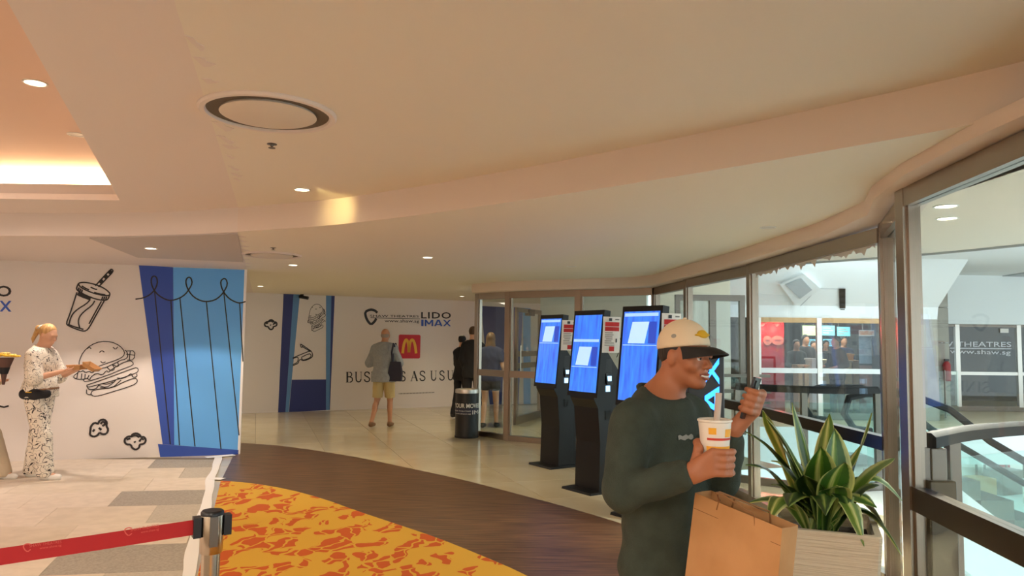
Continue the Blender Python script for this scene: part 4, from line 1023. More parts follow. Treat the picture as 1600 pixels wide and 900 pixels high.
# lower floor with market stalls
ZB = -4.2
struct(MB().box(2.0, 34, 3, 36, ZB - .1, ZB).obj('floor_lower', 'slab_white'))
struct(MB().box(2.0, 34, 35.8, 36, ZB, -.5).obj('wall_lower', 'atrium_white'))
stn = ('white', 'red', 'grey', 'white', 'navy', 'wooden', 'white', 'red')
stw = ('left in the near row', 'second in the near row', 'third in the near row', 'fourth by the picture edge', 'in the back row', 'closest on the left', 'closest by the picture edge', 'leftmost at the back')
stc = ('paper_white', 'shop_red', 'steel_dark', 'paper_white', 'print_navy', 'wood_pale', 'paper_white', 'shop_red')
for i, (px, py) in enumerate(((1520, 762), (1545, 755), (1570, 770), (1592, 752), (1560, 742), (1522, 785), (1640, 790), (1512, 748))):
    p = at_z(px, py, ZB); o = empty('market_stall', (p[0], p[1], ZB), .2 * (i % 3), 'lower floor stall, %s counter, %s canopy, %s' % (stn[i], stn[(i + 3) % 8], stw[i]), 'stall', 'market stalls on the lower floor')
    MB().bevel_box(-.7, .7, -.4, .4, 0, .9, .02).obj('counter', stc[i], o)
    for sx in (-.65, .65): MB().box(sx - .03, sx + .03, .3, .36, .9, 2.0).obj('pole', 'steel_dark', o)
    MB().loft([[(-.8, -.5, 1.9), (.8, -.5, 1.9), (.8, .5, 2.0), (-.8, .5, 2.0)], [(-.8, -.5, 1.95), (.8, -.5, 1.95), (.8, .5, 2.15), (-.8, .5, 2.15)]]).obj('canopy', stc[(i + 3) % 8], o)
# ================================================================== TICKET KIOSKS
def screen_mat():
    m = mat('kiosk_screen', (40, 96, 226), .25); nt = m.node_tree; b = nt.nodes['Principled BSDF']
    tc = nt.nodes.new('ShaderNodeTexCoord'); mp = nt.nodes.new('ShaderNodeMapping'); mp.inputs['Scale'].default_value = (18, 1, 2.4)
    nz = nt.nodes.new('ShaderNodeTexNoise'); nz.inputs['Scale'].default_value = 1.4; nz.inputs['Detail'].default_value = 5
    rp = nt.nodes.new('ShaderNodeValToRGB'); rp.color_ramp.elements[0].position = .3; rp.color_ramp.elements[1].position = .75
    rp.color_ramp.elements[0].color = (*lin((54, 92, 224)), 1); rp.color_ramp.elements[1].color = (*lin((66, 150, 255)), 1)
    nt.links.new(tc.outputs['Object'], mp.inputs[0]); nt.links.new(mp.outputs[0], nz.inputs['Vector']); nt.links.new(nz.outputs['Fac'], rp.inputs[0])
    nt.links.new(rp.outputs[0], b.inputs['Emission Color']); b.inputs['Emission Strength'].default_value = .82
    b.inputs['Base Color'].default_value = (.01, .02, .05, 1)
screen_mat()
mat('screen_card', (170, 205, 250), .3, emit=.75); mat('screen_line', (150, 190, 250), .3, emit=.75); mat('screen_dark', (44, 74, 190), .3, emit=.6); mat('pad_glow', (170, 215, 255), .3, emit=1.2)
mat('kiosk_black', (17, 16, 17), .42, spec=.35, bump=(200, .02)); mat('kiosk_side', (24, 23, 25), .5)
def kiosk(px, py, rot, label, sheet_tilt, banner):
    p = at_z(px, py, 0); k = empty('ticket_kiosk', (p[0], p[1], .0), math.radians(rot), label, 'kiosk', 'ticket kiosks by the glass screen')
    def ext(poly, x0, x1): return MB().loft([[(x0, y, z) for y, z in poly], [(x1, y, z) for y, z in poly]])
    ext([(-.25, 0), (-.24, .022), (.20, .026), (.20, 0)], -.23, .23).obj('base_plate', 'kiosk_black', k)
    ext([(-.10, .024), (-.085, .5), (-.115, .86), (-.17, .95), (-.165, 1.0), (-.10, 1.02), (-.02, 1.43), (.02, 1.43), (.17, 1.24), (.17, .024)], -.19, .19).obj('body', 'kiosk_black', k)
    # leaning screen housing: local frame along the lean
    b0, t0 = np.array((-.175, .97)), np.array((-.075, 1.87)); ax = (t0 - b0) / np.linalg.norm(t0 - b0); nn = np.array((ax[1], -ax[0])); HL_ = np.linalg.norm(t0 - b0)
    q = lambda u, d: tuple(b0 + ax * u + nn * d)
    hs = ext([q(0, 0), q(HL_, 0), q(HL_, .085), q(.04, .085)], -.24, .24).obj('screen_housing', 'kiosk_black', k)
    sc = ext([q(.05, -.003), q(HL_ - .05, -.003), q(HL_ - .05, .002), q(.05, .002)], -.212, .212).obj('screen', 'kiosk_screen', k)
    def scr(n_, u0, u1, x0, x1, m, sk=0.0):
        MB().add([(x0, *q(u0, -.006)), (x1, *q(u0, -.006)), (x1 + sk, *q(u1, -.006)), (x0 + sk, *q(u1, -.006))], [(0, 1, 2, 3)]).obj(n_, m, sc)
    scr('screen_band', banner + .19, banner + .22, -.2, .2, 'screen_line'); scr('screen_rule', banner - .075, banner - .068, -.2, .2, 'screen_line')
    scr('film_card', banner - .055, banner + .14, -.14, .06, 'screen_card', .04); scr('film_card_shade', banner - .055, banner + .14, .10, .19, 'screen_dark')
    # payment unit on the side
    MB().box(.19, .215, -.06, .05, 1.02, 1.36).obj('payment_panel', 'kiosk_side', k)
    MB().loft([[(.215, -.05, 1.14), (.215, .03, 1.14), (.255, .03, 1.10), (.255, -.05, 1.10)], [(.215, -.05, 1.22), (.215, .03, 1.22), (.235, .03, 1.22), (.235, -.05, 1.22)]]).obj('card_reader', 'black_plastic', k)
    MB().box(.238, .25, -.035, .015, 1.14, 1.19).obj('keypad', 'pad_glow', k)
    MB().box(.215, .222, -.035, .02, 1.03, 1.09).obj('ticket_slot', 'pad_glow', k)
    MB().box(.19, .196, -.02, .05, .74, .83).obj('receipt_slot', 'black_rubber', k)
    MB().box(.1895, .1915, .14, .15, .05, 1.2).obj('door_seam', 'black_rubber', k)
    # notice sheet stuck to the housing edge
    def sh(u, v, d=0.0):   # u 0..1 along depth, v height
        y = -.115 + .235 * u + .05 * (v - 1.45) ; return (.245 + .02 * math.sin(u * 2.6) + sheet_tilt * (u) + d, y, v)
    rows = [[sh(u / 6, v) for u in range(7)] for v in (1.43, 1.52, 1.62, 1.72, 1.80)]
    ns = MB().loft(rows, caps=False, closed=False).obj('notice_sheet', 'paper_white', k)
    def mark(n_, u0, u1, v0, v1, m): MB().add([sh(u0, v0, .003), sh((u0 + u1) / 2, v0, .003), sh(u1, v0, .003), sh(u1, v1, .003), sh((u0 + u1) / 2, v1, .003), sh(u0, v1, .003)], [(0, 1, 4, 5), (1, 2, 3, 4)]).obj(n_, m, ns)
    mark('red_header', .1, .9, 1.70, 1.745, 'red_paper'); mark('red_header', .1, .9, 1.652, 1.694, 'red_paper'); mark('logo_mark', .28, .44, 1.755, 1.785, 'print_black'); mark('logo_mark', .62, .88, 1.766, 1.778, 'print_grey')
    for i, (u0, u1) in enumerate(((.1, .5), (.1, .55), (.1, .5), (.15, .5), (.1, .45), (.1, .6), (.1, .62))): mark('text_line', u0, u1, 1.63 - i * .021, 1.638 - i * .021, 'print_grey')
    mark('picture', .34, .62, 1.445, 1.495, 'red_paper'); mark('picture', .68, .78, 1.535, 1.575, 'print_black')
    MB().tube([(.22, .13, 1.64), (.225, .17, 1.55), (.22, .15, 1.45), (.19, .14, 1.38)], .004, 6).obj('cable', 'black_rubber', k, True)
    return k
kiosk(868, 727, -57, 'black ticket kiosk with blue screen, farthest of the three, by the glass doors', .02, .62)
kiosk(928, 765, -55, 'middle black ticket kiosk with blue screen and low white film card', .0, .38)
kiosk(1013, 806, -52, 'nearest black ticket kiosk with blue screen, behind the man in the cap', .01, .62)

# ---- black totem with the blue sideways lettering
p = at_y(1104, 700, 6.05); s_ = empty('illuminated_sign', (p[0], 6.05, 0), 0, 'black totem sign with glowing blue sideways lettering behind the man in the cap', 'sign')
MB().bevel_box(-.15, .15, 0, .1, 0.03, 1.46, .008).obj('panel', 'black_plastic', s_); MB().box(-.2, .2, -.1, .2, 0, .03).obj('base_plate', 'black_metal', s_)
mat('blue_glow', (40, 128, 255), .3, emit=2.2)
v, f = stroke_shape('IMAX'); hgt, cap = .80, .12
MB().add([(.105 - y * cap, -.006 - z, (.62) + x * hgt) for x, y, z in v], f).obj('lettering', 'blue_glow', s_)

# ---- litter bin
p = at_z(729, 683, 0); bn = empty('litter_bin', (p[0], p[1], 0), 0, 'black cylindrical litter bin with steel rim and white lettering', 'bin'); R_ = .185
MB().lathe([(R_, 0), (R_, .70)], n=40).obj('drum', 'black_metal', bn, True); MB().lathe([(R_ + .006, .70), (R_ + .008, .725), (R_ + .002, .76), (R_ - .03, .765), (R_ - .05, .73), (.001, .70)], n=40).obj('rim', 'steel_brushed', bn, True)
mat('bin_navy', (34, 36, 62), .5)
MB().lathe([(R_ + .003, .37), (R_ + .003, .47)], n=40, caps=False).obj('navy_band', 'bin_navy', bn, True)
MB().lathe([(R_ + .002, 0), (R_ + .006, .015), (R_ + .002, .03)], n=40, caps=False).obj('foot_ring', 'black_rubber', bn, True)
def bin_text(t, a0, a1, z0, z1, bold=.0, m='white_plastic'):
    v, f = text_shape(t, bold); MB().add([((R_ + .006) * math.cos(math.radians(a0 + (a1 - a0) * x)), (R_ + .006) * math.sin(math.radians(a0 + (a1 - a0) * x)), z0 + (z1 - z0) * y) for x, y in v], f).obj('lettering', m, bn)
bin_text('YOUR MOVIES', -165, -10, .475, .545, .02); bin_text('SHAW THEATRES', -170, -68, .415, .435); bin_text('www.shaw.sg', -160, -68, .375, .395); bin_text('IM', -60, -22, .375, .44, .0); bin_text('AX', -20, 15, .375, .44, .0)

# ---- stanchions with the red belt
mat('stanchion_steel', (190, 178, 162), .24, 1.0)
def stanchion(x, y, label, rz=0):
    s_ = empty('stanchion', (x, y, .0), rz, label, 'stanchion', 'queue stanchions')
    MB().lathe([(.16, 0), (.16, .012), (.12, .022), (.04, .03)], n=36).obj('base', 'stanchion_steel', s_, True); MB().lathe([(.0275, .025), (.0275, .94)], n=28).obj('pole', 'stanchion_steel', s_, True)
    MB().lathe([(.031, .885), (.034, .89), (.034, 1.0), (.032, 1.004)], n=28).obj('head', 'stanchion_steel', s_, True); MB().lathe([(.034, 1.0), (.034, 1.009), (.03, 1.014), (.001, 1.014)], n=28).obj('cap', 'black_plastic', s_, True)
    for sx in (-1, 1): MB().box(sx * .033 if sx > 0 else -.055, .055 if sx > 0 else -.033, -.018, .018, .937, .998).obj('belt_clip', 'black_plastic', s_)
    MB().box(-.012, .012, -.038, -.030, .91, 1.0).obj('clip_tongue', 'steel_dark', s_)
    return s_
sx, sy = float(at_y(332, 800, 2.32)[0]), 2.32; bd = np.array((-.85, -.53)); bd /= np.linalg.norm(bd); an = math.atan2(-bd[1], -bd[0])
stanchion(sx, sy, 'stainless stanchion post with black cap at the corner of the orange carpet', an)
e_ = np.array((sx, sy)) + bd * 2.0
stanchion(float(e_[0]), float(e_[1]), 'stainless stanchion at the far end of the red belt, left out of frame', an)
p = at_y(1352, 899, 1.715); stanchion(float(p[0]), 1.715, 'stainless stanchion top just showing at the bottom below the planter', 0)
a = np.array((sx, sy)) + bd * .055; b = e_ - bd * .055; FB = Face(tuple(b), tuple(a)); bt = empty('belt', (*a, .955), 0, 'red retractable queue belt with faint printed logos', 'belt')
mb = MB(); N_ = 16
mb.loft([[FB.w(FB.L * i / N_, .990 - .026 * math.sin(math.pi * i / N_) , d_) for d_ in (-.001, .001)] + [FB.w(FB.L * i / N_, .945 - .026 * math.sin(math.pi * i / N_), d_) for d_ in (.001, -.001)] for i in range(N_ + 1)]); mb.obj('webbing', 'belt_red', bt, world=True)
for px0, yy, wpx in ((36, 855, 60), (194, 830, 54)):
    flines(FB, [[(px0 + 12, yy - 5), (px0 + 6, yy - 6), (px0, yy - 3), (px0 + 2, yy + 3), (px0 + 7, yy + 7), (px0 + 12, yy + 3)]], .003, 'belt_print', bt, 'shield_print', .003)
    mb = MB(); face_text(FB, mb, 'SHAW THEATRES', FB.px(px0 + 10, yy), FB.px(px0 + wpx, yy - 7), FB.px(px0 + 10, yy - 5), d=.003); mb.obj('lettering', 'belt_print', bt, world=True)
    mb = MB(); face_text(FB, mb, 'www.shaw.sg', FB.px(px0 + 26, yy + 3), FB.px(px0 + wpx, yy - 2), FB.px(px0 + 26, yy - 1), d=.003); mb.obj('lettering', 'belt_print', bt, world=True)

# ================================================================== PLANTER AND PLANT
m = mat('planter_ribbed', (232, 222, 200), .75); nt = m.node_tree; b = nt.nodes['Principled BSDF']
tc = nt.nodes.new('ShaderNodeTexCoord'); mp = nt.nodes.new('ShaderNodeMapping'); mp.inputs['Scale'].default_value = (3, 3, 95)
nz = nt.nodes.new('ShaderNodeTexNoise'); nz.inputs['Scale'].default_value = 1.0; nz.inputs['Detail'].default_value = 3
bm_ = nt.nodes.new('ShaderNodeBump'); bm_.inputs['Strength'].default_value = .9; bm_.inputs['Distance'].default_value = .012
nt.links.new(tc.outputs['Object'], mp.inputs[0]); nt.links.new(mp.outputs[0], nz.inputs['Vector']); nt.links.new(nz.outputs['Fac'], bm_.inputs['Height']); nt.links.new(bm_.outputs[0], b.inputs['Normal'])
mat('soil', (56, 42, 32), .95, bump=(60, .6))
PZ = .80; pc = at_z(1304, 833, PZ); PX, PY = 1.335, 3.2
pl = empty('planter', (PX, PY, 0), math.radians(-22), 'tall cream square planter with fine horizontal ribs', 'planter')
def sq(h, z, c=.012): return [(-h + c, -h, z), (h - c, -h, z), (h, -h + c, z), (h, h - c, z), (h - c, h, z), (-h + c, h, z), (-h, h - c, z), (-h, -h + c, z)]
MB().loft([sq(.16, 0), sq(.215, PZ - .004), sq(.212, PZ), sq(.188, PZ), sq(.178, PZ - .07)], caps=True).obj('pot', 'planter_ribbed', pl)
MB().loft([sq(.180, PZ - .075), sq(.180, PZ - .06), sq(.10, PZ - .045)]).obj('soil', 'soil', pl)

def leaf_mat(name, edge, mid, dark):
    m = mat(name, mid, .35, coat=.1); nt = m.node_tree; b = nt.nodes['Principled BSDF']
    uvn = nt.nodes.new('ShaderNodeUVMap'); sp = nt.nodes.new('ShaderNodeSeparateXYZ'); nt.links.new(uvn.outputs[0], sp.inputs[0])
    nz = nt.nodes.new('ShaderNodeTexNoise'); nz.inputs['Scale'].default_value = 3.0; mp = nt.nodes.new('ShaderNodeMapping'); mp.inputs['Scale'].default_value = (8, .8, 1)
    nt.links.new(uvn.outputs[0], mp.inputs[0]); nt.links.new(mp.outputs[0], nz.inputs['Vector'])
    ad = nt.nodes.new('ShaderNodeMath'); ad.operation = 'MULTIPLY_ADD'; ad.inputs[1].default_value = .22; nt.links.new(nz.outputs['Fac'], ad.inputs[0]); nt.links.new(sp.outputs[0], ad.inputs[2])
    rp = nt.nodes.new('ShaderNodeValToRGB'); els = rp.color_ramp.elements
    els[0].position = .10; els[0].color = (*lin(edge), 1); els[1].position = 1.0; els[1].color = (*lin(edge), 1)
    for ps, c in ((.20, dark), (.38, dark), (.45, mid), (.55, edge), (.62, mid), (.72, dark), (.88, dark)):
        e = els.new(ps); e.color = (*lin(c), 1)
    nt.links.new(ad.outputs[0], rp.inputs[0]); nt.links.new(rp.outputs[0], b.inputs['Base Color'])
    b.inputs['Subsurface Weight'].default_value = 0.0
leaf_mat('leaf_green', (206, 214, 132), (112, 152, 48), (60, 104, 34)); leaf_mat('leaf_pale', (214, 220, 150), (150, 176, 80), (92, 128, 48)); leaf_mat('leaf_dark', (136, 160, 84), (60, 98, 38), (36, 66, 28))
pt = empty('potted_plant', (PX, PY, PZ - .05), 0, 'bushy striped green and yellow strap-leaved plant in the cream planter', 'plant')
def leaf(base, tip, lift, width, m, twist=0.0, droop=0.0, nseg=12):
    base = np.array(base, float); tip = np.array(tip, float); mid = (base + tip) / 2 + np.array((0, 0, lift)); vs = []; fs = []; uvs = []
    h_ = tip - base; hx = np.array((h_[0], h_[1], 0)); hx /= np.linalg.norm(hx) + 1e-6; side0 = np.array((-hx[1], hx[0], 0))
    for i in range(nseg + 1):
        t = i / nseg; p = (1 - t) ** 2 * base + 2 * t * (1 - t) * mid + t * t * tip + np.array((0, 0, -droop * max(0, t - .6) ** 2 * 6))
        tg_ = 2 * (1 - t) * (mid - base) + 2 * t * (tip - mid); tg_ /= np.linalg.norm(tg_) + 1e-9
        s = side0 - tg_ * np.dot(side0, tg_); s /= np.linalg.norm(s); n = np.cross(s, tg_); a = twist * (t * .8 + .2); s, n = s * math.cos(a) + n * math.sin(a), n * math.cos(a) - s * math.sin(a)
        w = 1.5 * width * (.30 + .70 * math.sin(min(1, t / .55) * math.pi / 2)) * (1 - max(0, (t - .5) / .5) ** 2.2) + .0006
        for j in range(5):
            x = (j - 2) / 2; vs.append(p + s * w * x + n * (abs(x) * w * .32 + .006 * math.sin(t * 9 + j) * (abs(x)))); uvs.append((j / 4 * .95, t))
    for i in range(nseg):
        for j in range(4): fs.append((i * 5 + j, i * 5 + j + 1, i * 5 + j + 6, i * 5 + j + 5))
    me = bpy.data.meshes.new('leaf'); q = wloc(pt); me.from_pydata([tuple(v - np.array(q)) for v in vs], [], fs); me.update()
    ul = me.uv_layers.new(name='UVMap')
    for lp in me.loops: ul.data[lp.index].uv = uvs[lp.vertex_index]
    me.polygons.foreach_set('use_smooth', [True] * len(me.polygons)); me.materials.append(MATS[m])
    o = bpy.data.objects.new('leaf', me); C.objects.link(o); o.parent = pt
LV = [  # tip px, tip py, depth offset, lift, half width, material, twist
    (1164, 674, .0, .16, .034, 'leaf_dark', .3), (1192, 641, .06, .10, .036, 'leaf_pale', -.4), (1197, 652, -.06, .12, .034, 'leaf_green', .3), (1238, 629, .04, .06, .030, 'leaf_green', .9),
    (1296, 646, .10, .04, .036, 'leaf_pale', .2), (1304, 669, -.04, .05, .046, 'leaf_green', .1), (1283, 697, -.14, .05, .048, 'leaf_green', -.1), (1321, 722, -.22, .10, .050, 'leaf_green', .2),
    (1362, 645, .08, .02, .018, 'leaf_pale', .8), (1344, 697, .04, .06, .03, 'leaf_pale', .2), (1398, 716, .06, .15, .045, 'leaf_pale', .3), (1409, 768, .02, .26, .035, 'leaf_pale', -.2), (1408, 852, -.06, .27, .032, 'leaf_green', .3),
    (1350, 838, -.26, .28, .032, 'leaf_pale', .2), (1165, 726, -.05, .16, .030, 'leaf_dark', .3), (1205, 757, .08, .12, .032, 'leaf_dark', 0), (1168, 786, .0, .15, .036, 'leaf_green', .2), (1200, 803, -.2, .20, .036, 'leaf_pale', .2),
    (1374, 758, -.06, .14, .040, 'leaf_dark', .2), (1370, 793, -.14, .18, .040, 'leaf_green', -.2), (1245, 770, .16, .1, .04, 'leaf_dark', 0), (1270, 720, .18, .08, .042, 'leaf_dark', .1), (1340, 760, .16, .14, .040, 'leaf_dark', 0), (1225, 700, .1, .1, .036, 'leaf_dark', 0),
    (1256, 742, -.18, .10, .046, 'leaf_dark', .1), (1340, 745, -.15, .10, .044, 'leaf_dark', .1), (1310, 760, -.24, .12, .044, 'leaf_green', 0), (1232, 792, -.24, .18, .038, 'leaf_dark', 0), (1290, 790, -.26, .20, .036, 'leaf_dark', 0), (1330, 790, -.2, .20, .036, 'leaf_dark', .2), (1385, 815, .12, .24, .034, 'leaf_dark', 0), (1205, 720, .16, .16, .034, 'leaf_pale', 0)]
for i, (x, y, dy, lift, w, m, tw) in enumerate(LV):
    a = i * 2.4; rb = .02 + .05 * ((i * 37) % 10) / 10
    leaf((PX + rb * math.cos(a), PY + rb * math.sin(a), PZ - .05 + .01 * (i % 4)), at_y(x, y, PY + dy), lift, w, m, tw, .0 if lift < .2 else .04)
MB().tube([(PX, PY, PZ - .06), (PX + .005, PY, PZ + .12)], [.03, .022], 10).obj('stem', 'leaf_dark', pt, True, world=True)
# ================================================================== PEOPLE
mat('skin_brown', (176, 112, 78), .5, bump=(90, .03)); mat('skin_light', (214, 164, 134), .5); mat('skin_tan', (186, 132, 98), .5); mat('skin_face_old', (196, 132, 104), .5)
mat('eye_white', (236, 230, 224), .2); mat('iris_dark', (34, 24, 20), .2); mat('lip_red', (156, 92, 72), .45); mat('teeth', (240, 236, 226), .3); mat('brow_dark', (34, 26, 24), .8)
mat('sweat_green', (62, 73, 64), .95, noise=((53, 63, 55), 18, 5), bump=(220, .25)); mat('trouser_black', (30, 30, 34), .85); mat('shoe_white', (236, 232, 224), .5); mat('shoe_dark', (44, 38, 36), .6)
mat('cap_cream', (232, 214, 184), .8, bump=(300, .15)); mat('cap_black', (26, 24, 24), .7); mat('emblem_yellow', (214, 168, 30), .6); mat('logo_grey', (150, 152, 146), .7)
mat('hair_dark', (34, 28, 26), .6, bump=(120, .3, (1, 1, .12))); mat('hair_blonde', (214, 172, 112), .5, noise=((176, 132, 80), 60, 4, (1, 1, .1)), bump=(120, .3, (1, 1, .1))); mat('hair_brown', (104, 76, 54), .55, noise=((78, 56, 40), 50, 4, (1, 1, .1))); mat('hair_grey', (150, 138, 126), .7)
mat('shirt_greyblue', (150, 152, 152), .85, noise=((140, 142, 144), 30), bump=(40, .2)); mat('shorts_khaki', (192, 170, 118), .85, bump=(40, .2)); mat('sandal_tan', (128, 92, 62), .7); mat('tote_navy', (44, 42, 58), .8)
mat('black_cloth', (34, 33, 36), .85); mat('navy_cloth', (40, 48, 84), .85); mat('beige_cloth', (206, 188, 160), .85, bump=(20, .4)); mat('blue_cloth', (70, 84, 110), .85); mat('kraft', (204, 156, 106), .85, noise=((192, 144, 94), 6, 5), bump=(5, .3)); mat('kraft_dark', (140, 98, 60), .9)
def pattern_mat(name, sc, th):
    m = mat(name, (236, 228, 214), .85); nt = m.node_tree; b = nt.nodes['Principled BSDF']; tc = nt.nodes.new('ShaderNodeTexCoord'); v = nt.nodes.new('ShaderNodeTexNoise'); v.inputs['Scale'].default_value = sc; v.inputs['Detail'].default_value = .6; v.inputs['Distortion'].default_value = 1.2
    s1 = nt.nodes.new('ShaderNodeMath'); s1.operation = 'SUBTRACT'; s1.inputs[1].default_value = .5; s2 = nt.nodes.new('ShaderNodeMath'); s2.operation = 'ABSOLUTE'; s3 = nt.nodes.new('ShaderNodeMath'); s3.operation = 'LESS_THAN'; s3.inputs[1].default_value = th
    mx = nt.nodes.new('ShaderNodeMix'); mx.data_type = 'RGBA'; mx.inputs[6].default_value = (*lin((236, 226, 210)), 1); mx.inputs[7].default_value = (*lin((70, 62, 58)), 1)
    nt.links.new(tc.outputs['Object'], v.inputs['Vector']); nt.links.new(v.outputs['Fac'], s1.inputs[0]); nt.links.new(s1.outputs[0], s2.inputs[0]); nt.links.new(s2.outputs[0], s3.inputs[0]); nt.links.new(s3.outputs[0], mx.inputs[0]); nt.links.new(mx.outputs[2], b.inputs['Base Color'])
pattern_mat('pattern_top', 20, .020); pattern_mat('pattern_trouser', 17, .030)

class Frame:
    """origin and right / forward / up axes; calling it gives world points"""
    def __init__(s, o, F, U=(0, 0, 1), k=1.0):
        s.o = np.array(o, float); s.F = np.array(F, float); s.F /= np.linalg.norm(s.F); U = np.array(U, float); s.R = np.cross(s.F, U); s.R /= np.linalg.norm(s.R); s.U = np.cross(s.R, s.F); s.k = k
    def __call__(s, r, f, u): return s.o + s.k * (r * s.R + f * s.F + u * s.U)
    @property
    def ax(s): return (s.R, s.F, s.U)
def head_prims(h, ears=True):
    k = h.k
    P = [ell(h(0, -.012, .03), np.array((.076, .096, .092)) * k, h.ax, .01), cone(h(0, .03, -.01), h(0, .05, -.082), .064 * k, .034 * k, .03 * k),
         cone(h(-.04, .0, -.05), h(-.014, .062, -.092), .024 * k, .02 * k, .02 * k), cone(h(.04, .0, -.05), h(.014, .062, -.092), .024 * k, .02 * k, .02 * k),
         cone(h(-.036, .078, .02), h(.036, .078, .02), .013 * k, None, .02 * k), cone(h(0, .086, .014), h(0, .112, -.026), .008 * k, .0125 * k, .012 * k),
         ell(h(-.012, .1, -.031), np.array((.009, .011, .008)) * k, h.ax, .008 * k), ell(h(.012, .1, -.031), np.array((.009, .011, .008)) * k, h.ax, .008 * k),
         ell(h(-.04, .062, -.028), np.array((.026, .026, .024)) * k, h.ax, .02 * k), ell(h(.04, .062, -.028), np.array((.026, .026, .024)) * k, h.ax, .02 * k),
         ell(h(0, .082, -.06), np.array((.03, .02, .02)) * k, h.ax, .015 * k), ell(h(0, .075, -.098), np.array((.02, .018, .016)) * k, h.ax, .015 * k)]
    if ears: P += [ell(h(-.078, -.008, -.005), np.array((.010, .020, .032)) * k, h.ax, .008 * k), ell(h(.078, -.008, -.005), np.array((.010, .020, .032)) * k, h.ax, .008 * k)]
    S_ = [ell(h(-.032, .1, .004), np.array((.018, .016, .010)) * k, h.ax, .010 * k), ell(h(.032, .1, .004), np.array((.018, .016, .010)) * k, h.ax, .010 * k)]
    return P, S_
def hand_prims(W, d, pn, side, k=1.0, curl=.5):
    """relaxed hand from wrist W along d with palm normal pn; side +1 puts the thumb along cross(d, pn)"""
    d = d / np.linalg.norm(d); pn = pn - d * np.dot(pn, d); pn /= np.linalg.norm(pn); c = np.cross(d, pn) * side; P = []
    for i, (o, L) in enumerate(((-.028, .062), (-.010, .074), (.010, .078), (.028, .070))):
        kn = W + d * .085 * k + c * o * k; P.append(cone(W + c * o * .6 * k, kn, .016 * k, .013 * k, .012 * k))
        a1, a2 = curl * .6, curl * 1.5
        m1 = kn + (d * math.cos(a1) + pn * math.sin(a1)) * L * .5 * k; m2 = m1 + (d * math.cos(a2) + pn * math.sin(a2)) * L * .5 * k
        P += [cone(kn, m1, .0095 * k, .009 * k, .004), cone(m1, m2, .009 * k, .0075 * k, .004)]
    t0 = W + d * .025 * k + c * .025 * k; t1 = t0 + (d * .6 + c * .7 + pn * .3) * .04 * k; t2 = t1 + (d * .9 + c * .25 + pn * .4) * .032 * k
    return P + [cone(t0, t1, .014 * k, .011 * k, .01), cone(t1, t2, .011 * k, .008 * k, .005)]

